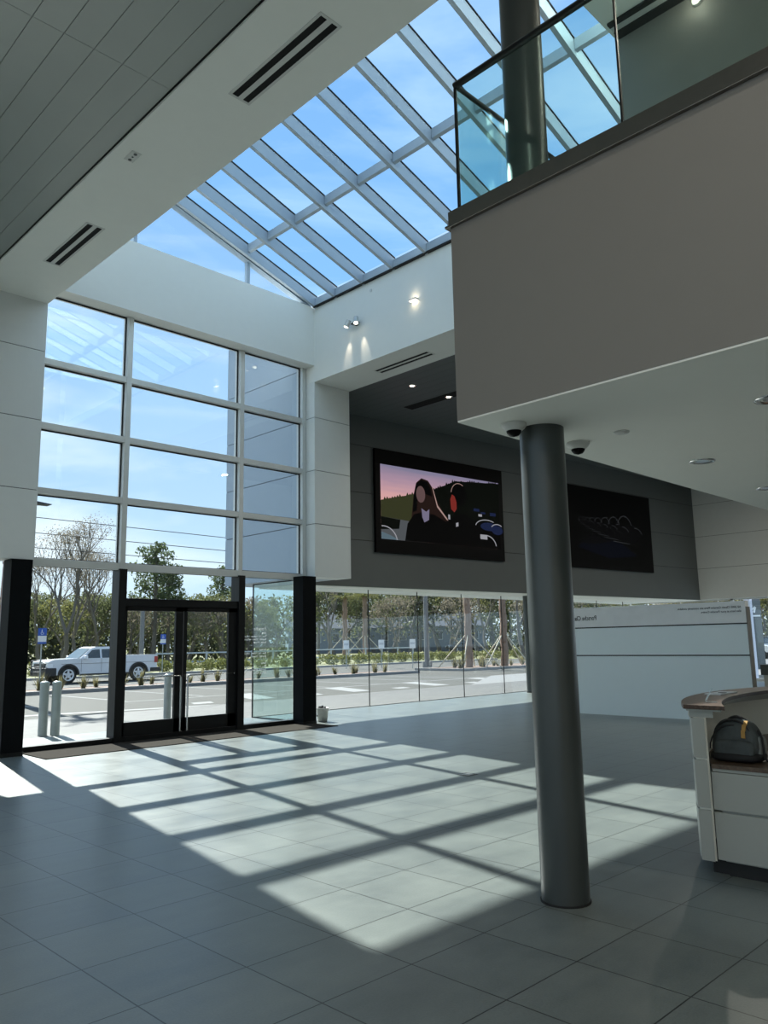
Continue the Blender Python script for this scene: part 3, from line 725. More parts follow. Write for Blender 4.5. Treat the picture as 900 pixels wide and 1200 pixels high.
# ------------------------------------------------------------------ RECEPTION DESK (curved)
desk = thing('reception_desk', 'curved white reception desk with walnut ledge at right edge of photo', 'desk', (6.4, 1.8, 0))
CC = (7.10, .03)
def ring(r0, r1, a0, a1, n=28):
    o_ = [(CC[0]+r1*math.cos(a0+(a1-a0)*i/n), CC[1]+r1*math.sin(a0+(a1-a0)*i/n)) for i in range(n+1)]
    i_ = [(CC[0]+r0*math.cos(a0+(a1-a0)*i/n), CC[1]+r0*math.sin(a0+(a1-a0)*i/n)) for i in range(n+1)]
    return o_+i_[::-1]
def cut(r): return math.acos((5.62-CC[0])/r)
def ringx(r0, r1, x0, a_end, n=30):
    """ring piece whose left end is cut square at x0"""
    s0, s1 = math.acos((x0-CC[0])/r0), math.acos((x0-CC[0])/r1)
    o_ = [(CC[0]+r1*math.cos(s1+(a_end-s1)*i/n), CC[1]+r1*math.sin(s1+(a_end-s1)*i/n)) for i in range(n+1)]
    i_ = [(CC[0]+r0*math.cos(s0+(a_end-s0)*i/n), CC[1]+r0*math.sin(s0+(a_end-s0)*i/n)) for i in range(n+1)]
    return o_+i_[::-1]
def ring_solid(mb, pts, a, b):
    n = len(pts)//2-1; m_ = len(pts)
    vs = [(x, y, a) for x, y in pts]+[(x, y, b) for x, y in pts]
    fs = []
    for i in range(n):
        j = m_-1-i; fs += [(i, i+1, j-1, j), (i+m_, j+m_, j-1+m_, i+1+m_), (i, i+m_, i+1+m_, i+1), (j, j-1, j-1+m_, j+m_)]
    fs += [(0, m_-1, 2*m_-1, m_), (n, n+m_, n+1+m_, n+1)]
    return mb.add(vs, fs)
AE = .55
for a, b in ((.10, .435), (.452, .772), (.789, 1.06)):
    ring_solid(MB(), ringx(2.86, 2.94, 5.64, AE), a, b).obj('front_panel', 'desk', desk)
ring_solid(MB(), ringx(2.845, 2.925, 5.665, AE), .1, 1.10).obj('core_panel', 'corelit', desk)
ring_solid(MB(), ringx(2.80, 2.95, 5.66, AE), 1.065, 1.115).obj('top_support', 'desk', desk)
def ledge(x0, ins):
    n = 34; xe = 9.2; o_ = []; i_ = []
    for k in range(n+1):
        x = x0+(xe-x0)*k/n
        o_.append((x, .03+math.sqrt((2.99-ins)**2-(x-7.1)**2))); i_.append((x+ins*.2, -.44+math.sqrt((3.14+ins)**2-(x+ins*.2-7.1)**2)))
    return o_+i_[::-1]
ring_solid(MB(), ledge(5.60, 0), 1.125, 1.155).obj('walnut_ledge', 'walnut', desk, bevel=.003, label='walnut raised ledge')
ring_solid(MB(), ledge(5.62, .02), 1.112, 1.126).obj('ledge_underside', 'desk', desk)
ring_solid(MB(), ringx(2.76, 2.86, 5.76, AE), 0, .1).obj('toe_kick', 'kick', desk)
# staff-side worktop and drawers
wt = [(5.66, 2.46)]
s0 = math.acos((5.66-CC[0])/2.835)
for i in range(25):
    a = s0+(AE-s0)*i/24; wt.append((CC[0]+2.835*math.cos(a), CC[1]+2.835*math.sin(a)))
wt = [p for p in wt[1:]]+[(8.6, .9), (7.8, 1.5), (7.1, 1.72), (6.5, 1.62), (6.0, 1.2), (5.70, .9)]
MB().prism(wt[::-1], .72, .75).obj('worktop', 'oak', desk, label='brown wood worktop')
MB().prism([(x+.012 if x < 5.8 else x, y) for x, y in wt][::-1], .70, .72).obj('worktop_edge', 'desk', desk)
for a, b in ((.11, .425), (.44, .695)):
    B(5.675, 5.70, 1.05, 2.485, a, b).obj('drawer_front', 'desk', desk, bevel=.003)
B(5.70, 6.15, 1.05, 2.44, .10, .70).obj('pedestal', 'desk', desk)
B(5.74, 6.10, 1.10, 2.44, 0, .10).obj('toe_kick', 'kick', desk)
# acrylic sign holder, paper tray on the ledge
ac = thing('acrylic_holder', 'small clear acrylic sign holder standing on the walnut ledge', 'sign holder', (5.9, 2.55, 1.155))
MB().prism([(0, 0), (.09, 0), (.09, .005), (.012, .005), (.065, .10), (.060, .103)], 2.52, 2.585, 'y').obj('easel', 'acrylic', ac)
for v in ac.children: v.data.transform(Matrix.Translation((5.86, 2.575, 1.155)) @ Matrix.Rotation(math.radians(-65), 4, 'Z') @ Matrix.Translation((0, -2.5525, 0)))
pc = thing('card_tray', 'flat white card tray lying on the ledge behind the acrylic holder', 'tray', (6.75, 2.84, 1.155))
B(6.62, 6.95, 2.76, 2.90, 1.155, 1.166).obj('tray', 'paper', pc, bevel=.002)
B(6.72, 6.78, 2.78, 2.83, 1.166, 1.17).obj('pen_pad', 'plastic', pc)

# backpack on the worktop
def blob(cx, cy, cz, rx, ry, rz, n1=20, n2=14, e=.62, tilt=0):
    vs = []; fs = []
    def sp(a, p): return math.copysign(abs(a)**p, a)
    for i in range(n2+1):
        ph = -PI/2+PI*i/n2
        for k in range(n1):
            th = 2*PI*k/n1
            x = rx*sp(math.cos(ph), e)*sp(math.cos(th), e); y = ry*sp(math.cos(ph), e)*sp(math.sin(th), e); z = rz*sp(math.sin(ph), e)
            vs.append((cx+x, cy+y+tilt*z, cz+z))
    for i in range(n2):
        for k in range(n1): fs.append((i*n1+k, i*n1+(k+1) % n1, (i+1)*n1+(k+1) % n1, (i+1)*n1+k))
    return vs, fs
bp = thing('backpack', 'charcoal backpack with ochre strap slumped on the desk worktop', 'backpack', (5.98, 2.25, .75))
mb = MB(); vs, fs = blob(5.97, 2.26, .905, .13, .20, .155, 28, 20)
rr = random.Random(3)
vs2 = []
for x, y, z in vs:
    h = (z-.75)/.31
    yy = 2.26+(y-2.26)*(1.0-.30*max(0, h)**2.2); xx2 = 5.97+(x-5.97)*(1-.3*max(0, h)**2)
    w = .006*math.sin(40*y+18*z)+.005*math.sin(31*z-22*x)
    vs2.append((xx2+w, yy+w*.5, max(.751, z+w*.5)))
mb.add(vs2, fs, True).obj('bag_body', 'bagcloth', bp)
mb = MB(); vs, fs = blob(5.87, 2.25, .845, .05, .165, .075, 22, 14)
mb.add([(x, y, max(.752, z)) for x, y, z in vs], fs, True).obj('front_pocket', 'bagcloth', bp)
mb = MB(); vs, fs = blob(5.95, 2.255, .79, .145, .206, .04, 24, 10); mb.add([(x, y, max(.7505, z)) for x, y, z in vs], fs, True).obj('base_panel', 'bagblack', bp)
mb = MB()
mb.tube([(5.845+.0, 2.42-.01*i, .80+.0) for i in range(2)], .004, 6)
mb.tube([(5.835+.10*(1-math.cos(a))*.5, 2.26+.17*math.cos(a), .84+.18*math.sin(a)) for a in [PI*i/14 for i in range(15)]], .006, 8)
mb.tube([(5.90, 2.26+.135*math.cos(a), .93+.125*math.sin(a)) for a in [PI*i/12 for i in range(13)]], .008, 8)
mb.obj('zip_piping', 'bagblack', bp)
MB().tube([(5.98, 2.34-.16*i/8, 1.045+.03*math.sin(PI*i/8)) for i in range(9)], .011, 8).obj('grab_handle', 'bagblack', bp)
mb = MB()
pts = [(5.862-.012, .93), (5.875-.012, .98), (5.905-.012, 1.02), (5.95-.012, 1.045)]
for i in range(3):
    (xa, za), (xb, zb) = pts[i], pts[i+1]
    mb.add([(xa, 2.175, za), (xa, 2.145, za), (xb, 2.15, zb), (xb, 2.18, zb), (xa-.008, 2.175, za+.004), (xa-.008, 2.145, za+.004), (xb-.008, 2.15, zb+.008), (xb-.008, 2.18, zb+.008)],
           [(4, 5, 6, 7), (0, 3, 2, 1), (0, 1, 5, 4), (2, 3, 7, 6), (1, 2, 6, 5), (3, 0, 4, 7)])
mb.obj('ochre_strap', 'bagyel', bp)
mb = MB(); vs, fs = blob(5.98, 2.085, .86, .075, .025, .085, 16, 10); mb.add(vs, fs, True).obj('mesh_pocket', 'baggrey', bp)
MB().tube([(5.93, 2.08, .99), (5.93, 2.05, .93), (5.93, 2.045, .86), (5.92, 2.04, .79), (5.9, 2.00, .765), (5.88, 1.95, .775), (5.9, 1.90, .765)], .009, 8).obj('shoulder_strap', 'bagblack', bp)

bp.location = (5.95, 2.375, .75); bp.scale = (1, .88, .94)
# easel + low counter at the far right
cn = thing('low_counter', 'low white counter with black lines behind the reception desk', 'counter', (18.3, 5.6, 0))
for a, b in ((.12, .50), (.515, .80)): B(18.0, 18.6, 3.6, 6.55, a, b).obj('front_panel', 'desk', cn)
B(18.02, 18.58, 3.62, 6.53, 0, .8).obj('core', 'blackline', cn)
B(17.98, 18.65, 3.58, 6.6, .80, 1.02).obj('counter_top', 'col', cn)
es = thing('sign_easel', 'black A-shaped easel on a white base at the right edge', 'easel', (13.0, 4.45, .0))
MB().tube([(13.0, 4.62, .76), (13.0, 4.42, 1.5)], .014, 8).obj('leg', 'blackline', es)
MB().tube([(13.0, 4.22, .76), (13.0, 4.42, 1.5)], .014, 8).obj('leg', 'blackline', es)
MB().tube([(13.2, 4.42, .76), (13.0, 4.42, 1.5)], .014, 8).obj('leg', 'blackline', es)
B(12.75, 13.35, 4.05, 4.72, .70, .76).obj('table_top', 'signw', es)
B(12.78, 13.32, 4.08, 4.69, .66, .70).obj('table_edge', 'blackline', es)
B(12.95, 13.15, 4.3, 4.5, 0, .66).obj('pedestal', 'desk', es)

# floor mat, bucket, floor boxes
tag(B(4.95, 10.75, 12.22, 13.24, .0005, .012).obj('floor_mat', 'matt'), 'brown entrance mat strip in front of the doors', 'mat')
bk = thing('bucket', 'white plastic bucket with dark bottle tops beside the right black post', 'bucket', (11.17, 13.2, 0))
MB().lathe((11.17, 13.2, 0), [(0, .004), (.10, .004), (.105, .0), (.135, .27), (.142, .275), (.142, .285), (.130, .285), (.12, .1), (0, .1)], 28).obj('pail', 'bucket', bk)
for dx, dy, h in ((-.05, 0, .32), (.03, .03, .33), (.04, -.04, .31), (-.02, .06, .32)):
    MB().cyl((11.17+dx, 13.2+dy, .10), .024, h-.10, 12).obj('bottle', 'plastic', bk)
MB().lathe((11.03, 13.2, .13), [(.02, 0), (.02, -.004), (0, -.004)], 12, (1, 0, 0)).obj('label', 'blackline', bk)
for x, y, lb in ((18.3, 10.7, 'round metal floor outlet with lifted lid, far by the partition'), (7.85, 6.5, 'square flat floor outlet cover at the right in shade')):
    t = thing('floor_outlet', lb, 'floor outlet', (x, y, 0))
    B(x-.09, x+.09, y-.09, y+.09, .0005, .006).obj('plate', 'steel', t, bevel=.002)
    B(x-.05, x+.05, y-.05, y+.05, .006, .009).obj('lid', 'frame', t)

# ================================================================== OUTSIDE
GZ = -.1
struct(B(-8, 36, 13.8, 19.6, -.3, -.02).obj('plaza_pavement', 'paver'))
struct(MB().prism([(24, 19.6), (60, 19.6), (60, 24.2), (31, 24.0)], -.3, -.03).obj('plaza_pavement_right', 'concrete'))
struct(B(36, 60, -20, 19.6, -.3, -.03).obj('side_pavement', 'concrete'))
struct(MB().add([(-150, 19.6, GZ), (260, 19.6, GZ), (260, 46, GZ), (-150, 46, GZ)], [(0, 1, 2, 3)]).obj('parking_lot', 'asphalt'))
struct(MB().add([(60, -150, GZ), (260, -150, GZ), (260, 19.6, GZ), (60, 19.6, GZ)], [(0, 1, 2, 3)]).obj('side_parking_lot', 'asphalt'))
struct(MB().add([(-150, 46, GZ-.01), (300, 46, GZ-.01), (300, 300, GZ+1.2), (-150, 300, GZ+1.2)], [(0, 1, 2, 3)]).obj('grass_field', 'grass'))
o = MB()
for a, b, c, d in ((-20, 60, 45.6, 46.0),): o.box(a, b, c, d, GZ-.02, GZ+.13)
struct(o.obj('trim_5', 'kerb'))
# planted island
def island(x0, x1, y0, y1):
    struct(MB().box(x0, x1, y0, y0+.2, GZ-.02, GZ+.14).box(x0, x1, y1-.2, y1, GZ-.02, GZ+.14).box(x0, x0+.2, y0+.2, y1-.2, GZ-.02, GZ+.14).box(x1-.2, x1, y0+.2, y1-.2, GZ-.02, GZ+.14).obj('kerb_island', 'kerb'))
    tag(B(x0+.2, x1-.2, y0+.2, y1-.2, GZ-.02, GZ+.12).obj('mulch_bed', 'mulch'), 'bark mulch filling the kerbed planting island', 'mulch')['kind'] = 'stuff'
island(11.2, 33.5, 31.0, 33.2); island(36.5, 60, 30.2, 34.2)
# parking stripes
mb = MB()
for k in range(8):
    x = 9.5+k*2.9
    mb.add([(x, 24.6, GZ+.004), (x+.14, 24.6, GZ+.004), (x+.14, 30.8, GZ+.004), (x, 30.8, GZ+.004)], [(0, 1, 2, 3)])
for y in (20.4, 24.2): mb.add([(12, y, GZ+.004), (44, y, GZ+.004), (44, y+.16, GZ+.004), (12, y+.16, GZ+.004)], [(0, 1, 2, 3)])
for k in range(14):
    x = 13+k*2.2
    mb.add([(x, 21.4, GZ+.004), (x+.9, 21.4, GZ+.004), (x+1.9, 24.2, GZ+.004), (x+1.0, 24.2, GZ+.004)] if k % 2 else [(x, 21.3, GZ+.004), (x+.7, 21.3, GZ+.004), (x+1.0, 22.0, GZ+.004), (x+.3, 22.0, GZ+.004)], [(0, 1, 2, 3)])
mb.add([(4, 22.6, GZ+.004), (13.5, 20.2, GZ+.004), (13.6, 20.6, GZ+.004), (4, 23.0, GZ+.004)], [(0, 1, 2, 3)])
tag(mb.obj('parking_stripes', 'line'), 'white painted stripes across the parking lot', 'road marking')

# bollards
bo = thing('bollard', 'galvanised bollard outside left pane, left one of the close pair', 'bollard', (6.30, 15.78, -.02))
MB().tube([(6.30, 15.78, -.02), (6.30, 15.78, .97)], .085, 20).obj('post', 'galv', bo)
MB().lathe((6.30, 15.78, .97), [(.087, 0), (.085, .02), (.05, .035), (0, .04)], 20).obj('cap', 'galv', bo)
dup(bo, (6.49, 15.66, -.02), label='galvanised bollard outside left pane, right one of the close pair')
dup(bo, (9.54, 16.8, -.02), label='galvanised bollard seen through the left door leaf')

# signs
def sign(x, y, label, acc=True, h=2.45, rz=0, w=.34):
    t = thing('parking_sign', label, 'sign', (x, y, GZ), rz); k_ = .72; yo = h*(1-k_)
    q = dict(world=False)
    MB().tube([(0, 0, 0), (0, 0, h)], .03, 8).obj('post', 'galv', t, **q)
    if acc:
        B(-w/2, w/2, -.04, -.03, h-.30, h).obj('blue_plate', 'blue', t, **q, bevel=.0)
        mb = MB()
        mb.add([((.025*math.cos(a)-.03)*k_, -.042, h+(-.10+.025*math.sin(a))*k_) for a in [2*PI*i/10 for i in range(10)]], [list(range(10))[::-1]])
        P = lambda pts: mb.add([(x_*k_, -.042, h+z_*k_) for x_, z_ in pts], [list(range(len(pts)))])
        P([(-.045, -.13), (-.018, -.13), (-.012, -.24), (-.04, -.24)]); P([(-.03, -.225), (.05, -.225), (.05, -.245), (-.03, -.245)]); P([(.035, -.24), (.055, -.24), (.09, -.33), (.068, -.33)])
        n = 14
        for i in range(n):
            a0, a1 = 2.2+4.0*i/n, 2.2+4.0*(i+1)/n
            P([(-.01+.085*math.cos(a0), -.275+.085*math.sin(a0)), (-.01+.065*math.cos(a0), -.275+.065*math.sin(a0)), (-.01+.065*math.cos(a1), -.275+.065*math.sin(a1)), (-.01+.085*math.cos(a1), -.275+.085*math.sin(a1))])
        mb.obj('wheelchair_symbol', 'wtext', t, **q)
        B(-w/2, w/2, -.04, -.03, h-.54, h-.305).obj('white_plate', 'signw', t, **q)
        B(-w/2, w/2, -.04, -.03, h-.62, h-.545).obj('blue_strip', 'blue', t, **q)
    else:
        B(-w/2, w/2, -.04, -.03, h-.62, h).obj('plate', 'signw', t, **q)
        B(-w/2+.05, w/2-.05, -.043, -.04, h-.35, h-.2).obj('printed_block', 'signg', t, **q)
    return t
sign(12.6, 32.1, 'blue accessible-parking sign beside the truck nose, leftmost', True, 2.55, w=.34)
sx, sy = at(191.5, 51)
sign(sx, sy, 'blue accessible-parking sign behind the truck tail, seen through the door', True, 2.5, w=.36)
for px, lb in ((403.5, 'white parking sign in the island, left of three through the lounge glazing'), (444, 'white parking sign in the island, middle of three through the lounge glazing'), (480, 'white parking sign in the island, right of three beside the light pole')):
    sx, sy = at(px, 56 if px < 450 else 54)
    sign(sx, sy, lb, False, 1.95, -.5, w=.42)
# light poles
def pole(x, y, h, label, head=None, r=.11):
    t = thing('light_pole', label, 'light pole', (x, y, GZ))
    MB().tube([(x, y, GZ), (x, y, GZ+h)], r, 12, True, r*.8).obj('shaft', 'concrete', t)
    MB().cyl((x, y, GZ), r*1.9, .5, 16).obj('base', 'concrete', t)
    if head:
        MB().tube([(x, y, GZ+h-.1), (x+head*.4, y, GZ+h)], .04, 8).obj('arm', 'plastic', t)
        MB().prism([(x+head*.3, GZ+h-.03), (x+head*.95, GZ+h-.02), (x+head, GZ+h+.02), (x+head*.55, GZ+h+.09), (x+head*.3, GZ+h+.11)], y-.17, y+.17, 'y').obj('lamp_head', 'plastic', t)
    return t
sx, sy = at(496.5, 52); pole(sx, sy, 8, 'tall pale light pole outside the lounge glazing', 1.2, .17)
sx, sy = at(167, 54); pole(sx, sy, 4.6, 'short pale pole standing behind the pickup bed', None, .16)
pole(10.35, 30.0, 7.15, 'light pole hidden by the left post with black lamp head showing above', 1.5, .10)

# palms with stakes
def frond(mb, base, yaw, length, droop, seed):
    rr = random.Random(seed); p = Vector(base); pts = []
    for i in range(9):
        s_ = i/8; pts.append(p+Vector((math.cos(yaw)*length*s_, math.sin(yaw)*length*s_, length*(.55*s_-droop*s_*s_))))
    mb.tube(pts, .025, 4, False, .006)
    side = Vector((-math.sin(yaw), math.cos(yaw), 0))
    for i in range(1, 9):
        for s in (-1, 1):
            for q in (0, .5):
                a = pts[i]*(1-q)+pts[i-1]*q; L = length*.26*(1-.55*i/8)
                d = (side*s+Vector((math.cos(yaw), math.sin(yaw), 0))*.5+Vector((0, 0, -.35))).normalized()
                mb.add([a, a+d*L*.5+Vector((0, 0, .02)), a+d*L, a+d*L*.5-Vector((math.cos(yaw), math.sin(yaw), 0))*.05], [(0, 1, 2, 3)])
def palm(x, y, h, label, fronds=True, group=None):
    t = thing('palm_tree', label, 'palm tree', (0, 0, 0))
    mb = MB(); rr = random.Random(5)
    mb.tube([(.03*math.sin(i*1.7), .03*math.cos(i*1.3), h*i/14) for i in range(15)], .24, 12, True, .20)
    for k in range(60):
        a = rr.random()*2*PI; z = .3+rr.random()*(h-.4)*1.0; r = .22
        c = Vector((r*math.cos(a), r*math.sin(a), z)); s_ = Vector((-math.sin(a), math.cos(a), 0))*.07
        mb.add([c-s_, c+s_, c+Vector((.10*math.cos(a), .10*math.sin(a), .16))], [(0, 1, 2)])
    mb.obj('trunk', 'palmbark', t, world=False)
    mb = MB()
    for k in range(18): frond(mb, (0, 0, h-.05), k*2.4, 1.5+.4*((k*7) % 5)/5, .25+.9*((k*3) % 7)/7, k)
    mb.obj('fronds', 'leafy', t, world=False)
    for k in range(4):
        a = k*PI/2+.5
        MB().tube([(2.1*math.cos(a), 2.1*math.sin(a), 0), (.2*math.cos(a), .2*math.sin(a), 2.1)], .038, 5).obj('stake', 'stake', t, world=False)
    t.location = (x, y, GZ)
    return t
x, y = at(545, 50.5); p0 = palm(x, y, 5.8, 'braced palm trunk in the right island, nearer the light pole')
x, y = at(586, 52); dup(p0, (x, y, GZ), 1.1, label='braced palm trunk in the right island, nearer the far column')
x, y = at(402.5, 88); dup(p0, (x, y, GZ+.1), 2, 1.15, label='braced palm trunk on the far verge, left of the two together')
x, y = at(425.5, 86); dup(p0, (x, y, GZ+.1), .3, 1.15, label='braced palm trunk on the far verge, right of the two together')
x, y = at(4, 33); dup(p0, (x, y, GZ), 1.3, (.5, .5, 1.7), label='palm trunk outside at the far left edge, beside black post')

# shrubs / tufts
def tuft_mesh(n, h, seed, spread=.5, w=.02):
    rr = random.Random(seed); mb = MB()
    for i in range(n):
        a = rr.random()*2*PI; l = h*(.6+.5*rr.random()); s_ = spread*(rr.random())
        b = Vector((.06*math.cos(a*3), .06*math.sin(a*3), 0)); t_ = b+Vector((l*s_*math.cos(a), l*s_*math.sin(a), l)); sd = Vector((-math.sin(a), math.cos(a), 0))*w
        mb.add([b-sd, b+sd, t_], [(0, 1, 2)])
    return mb
tf = tuft_mesh(46, .55, 1, .8, .025).obj('grass_tuft', 'tuft'); GT = 'grass tufts in the kerbed islands'
tag(tf, 'dry spiky grass tuft planted in the mulch of a kerbed island', 'plant', GT)
rr = random.Random(11); first = True
for k in range(26):
    x = 12.6+k*.82 if k < 24 else 37+k*.2; y = 32.1+rr.uniform(-.5, .5)
    o = tf if first else dup(tf); first = False
    o.location = (x, y, GZ+.12); o.rotation_euler = (0, 0, rr.random()*6); s = rr.uniform(.7, 1.3); o.scale = (s, s, s)
for k in range(14):
    o = dup(tf, (37.5+k*1.1, 32+rr.uniform(-1.2, 1.2), GZ+.12), rr.random()*6, rr.uniform(.8, 1.5))

def leaves(mb, c, r, n, size, rr, flat=1.0):
    for i in range(n):
        while True:
            d = Vector((rr.uniform(-1, 1), rr.uniform(-1, 1), rr.uniform(-1, 1)))
            if .05 < d.length < 1: break
        d = d.normalized()*(.55+.45*rr.random())
        p = Vector(c)+Vector((d.x*r, d.y*r, d.z*r*flat))
        a = Vector((rr.gauss(0, 1), rr.gauss(0, 1), rr.gauss(0, .7))).normalized(); b = a.orthogonal().normalized(); b.rotate(Matrix.Rotation(rr.random()*6.28, 3, a))
        s1 = size*(.6+.8*rr.random()); e = a.cross(b)
        mb.add([p-b*s1*.5, p+e*s1*.28, p+b*s1*.5, p-e*s1*.28], [(0, 1, 2, 3)])
shm = MB(); rr = random.Random(21); leaves(shm, (0, 0, .38), .5, 420, .13, rr, .8)
sh = shm.obj('round_shrub', 'shrub'); GS = 'round shrubs along the far verge kerb'
tag(sh, 'low round green shrub in the row along the far verge', 'shrub', GS)
first = True
for k in range(30):
    x = 22+k*1.65+rr.uniform(-.2, .2); o = sh if first else dup(sh); first = False
    o.location = (x, 48.3+rr.uniform(-.4, .4), GZ); o.rotation_euler = (0, 0, rr.random()*6); s = rr.uniform(.8, 1.25); o.scale = (s, s, s)
hg = MB(); rr = random.Random(33)
for k in range(70): leaves(hg, (20+k*1.5, 52.5+rr.uniform(-.6, .6), .35), .9, 60, .28, rr, .5)
for k in range(60): leaves(hg, (55+k*1.0, 60+rr.uniform(-.6, .6), .16), .9, 50, .3, rr, .25)
tag(hg.obj('ornamental_grass', mat('yellow ornamental grass', (.26, .25, .07), .8, var=.3, scale=2)), 'yellow-green ornamental grass growing along the far verge', 'grass')['kind'] = 'stuff'

# railing fence
fe = thing('metal_fence', 'pale two-rail metal fence along the far verge behind the doors', 'fence', (40, 62, 0))
mb = MB()
for z in (.30, 1.05): mb.box(34, 66, 61.97, 62.03, z-.06, z+.06)
mb.obj('rail', 'signg', fe)
for k in range(14): B(34+k*2.45, 34.12+k*2.45, 61.94, 62.06, -.15, 1.15).obj('fence_post', 'signg', fe)

# ---- trees
def grow(mb, p, d, L, r, depth, rr, tips, spread=.55, upb=.25, nb=(2, 3), twist=.0, sides=5):
    pts = [p]; q = Vector(p); dd = Vector(d)
    for i in range(3):
        dd = (dd+Vector((rr.gauss(0, .13), rr.gauss(0, .13), rr.gauss(0, .06)+upb*.12))).normalized(); q = q+dd*L/3; pts.append(q.copy())
    mb.tube(pts, r, max(3, sides), False, r*.66)
    if depth == 0: tips.append(q.copy()); return
    n = rr.randint(*nb)
    for i in range(n):
        a = 2*PI*(i+rr.random()*.6)/n; o_ = dd.orthogonal().normalized(); o_.rotate(Matrix.Rotation(a, 3, dd))
        nd = (dd+o_*spread*(.7+.6*rr.random())+Vector((0, 0, upb*.4))).normalized()
        grow(mb, q, nd, L*rr.uniform(.66, .85), r*.62, depth-1, rr, tips, spread, upb, nb, twist, sides-1)
    if depth >= 2: tips.append(q.copy())
def tree_proto(name, seed, trunk, L, r, depth, spread, upb, leafn, leafr, leafs, leafm, label, cat='tree', nb=(2, 3), straight=0):
    rr = random.Random(seed); tb = MB(); tips = []
    tb.cur = 0
    if straight:
        tb.tube([(0, 0, -.3), (.1, .05, straight*.5), (0, .1, straight)], r, 8, False, r*.6)
        for k in range(16):
            z = straight*(.5+.5*k/15); a = k*2.4; l = (1.9-1.1*k/15)*rr.uniform(.8, 1.4)
            e = Vector((l*math.cos(a), l*math.sin(a), z+l*.25)); tb.tube([(0, 0.05, z), e], .06, 4, False, .02); tips.append(e); tips.append(Vector((0, .05, z))*.4+e*.6)
        tips.append(Vector((0, 0, straight+.2)))
    else:
        grow(tb, Vector((0, 0, -.3)), Vector((rr.gauss(0, .05), rr.gauss(0, .05), 1)), L, r, depth, rr, tips, spread, upb, nb, 0, 7)
    t = thing(name, label, cat)
    tb.obj('trunk', 'bark', t, world=False)
    fb = MB()
    for p in tips: leaves(fb, p, leafr*rr.uniform(.7, 1.2), leafn, leafs, rr, .75)
    fb.obj('foliage', leafm, t, world=False)
    return t
protoA = tree_proto('oak_tree', 101, 0, 3.2, .32, 4, .75, .15, 60, 1.25, .34, 'leaf', '')
protoB = tree_proto('broadleaf_tree', 102, 0, 3.0, .26, 4, .62, .3, 46, 1.15, .32, 'leafy', '')
protoC = tree_proto('bare_tree', 103, 0, 3.6, .26, 5, .45, .5, 34, 1.0, .12, 'leafb', '', nb=(2, 3))
protoD = tree_proto('pine_tree', 104, 0, 0, .22, 0, 0, 0, 70, .85, .30, 'leafp', '', straight=10.5)
protoE = tree_proto('winter_tree', 105, 0, 2.7, .2, 4, .6, .35, 24, .9, .26, 'leafb', '')
used = set()
KN = {'A': (protoA, 'dark green oak'), 'B': (protoB, 'olive green broadleaf tree'), 'C': (protoC, 'bare leafless tree'), 'D': (protoD, 'tall thin pine'), 'E': (protoE, 'brown winter tree')}
def place(kind, px, dist, s, rz, label=None, group=None):
    pr, nm = KN[kind]; x, y = at(px, dist); z = GZ+max(0, (y-46)*.0047)
    o = pr if kind not in used else dup(pr)
    used.add(kind); o.location = (x, y, z); o.rotation_euler = (0, 0, rz); o.scale = (s, s, s)
    o['label'] = label or (nm+' in the tree line beyond the parking lot')
    o['category'] = 'tree'
    if 'group' in o: del o['group']
    if not label: o['group'] = group or {'A': 'oaks in the tree line', 'B': 'olive broadleaf trees in the tree line', 'C': 'bare trees in the tree line', 'D': 'pines in the tree line', 'E': 'brown winter trees in the tree line'}[kind]
place('C', 74, 62, .84, .4, 'largest bare tree rising above the window bar, left of the doors')
place('C', 112, 66, .70, 2.2, 'bare tree beside the largest one, nearer the doors')
place('C', 52, 68, .68, 4.1); place('C', 92, 72, .8, 5.2)
place('D', 181, 78, 1.02, 0, 'tallest pine, showing above the doors against the sky')
place('D', 198, 80, .86, 1.5); place('D', 260, 86, .9, 2.5)
rr = random.Random(77)
for px in range(-60, 330, 19):
    place(rr.choice('ABBEA'), px+rr.uniform(-5, 5), rr.uniform(76, 92), rr.uniform(.62, .80), rr.random()*6)
for px in range(372, 680, 17):
    place(rr.choice('AABAD') if px < 520 else rr.choice('BEEBA'), px+rr.uniform(-5, 5), rr.uniform(104, 128), rr.uniform(1.0, 1.3), rr.random()*6)
for px, k, d in ((384, 'C', 96), (468, 'E', 98), (530, 'E', 100), (568, 'C', 92), (610, 'C', 74), (630, 'E', 80), (648, 'E', 84)):
    place(k, px, d, .9, rr.random()*6)
for px in range(655, 960, 24): place(rr.choice('ABEB'), px, rr.uniform(110, 135), rr.uniform(.8, 1.1), rr.random()*6)
# thicket behind the trees
tk = MB(); rr = random.Random(9)
for k in range(230):
    px = -80+k*4.6; x, y = at(px, 96 if px < 330 else 138); leaves(tk, (x, y, 2.0), 3.0, 90, .62, rr, .9)
    leaves(tk, (x+rr.uniform(-1, 1), y+2, 4.6+rr.uniform(-1.2, 1.0)+(1.5 if px > 330 else 0)), 3.0, 60, .6, rr, .8)
tag(tk.obj('thicket', 'leaf'), 'dark undergrowth filling the gaps behind the tree line', 'undergrowth')['kind'] = 'stuff'
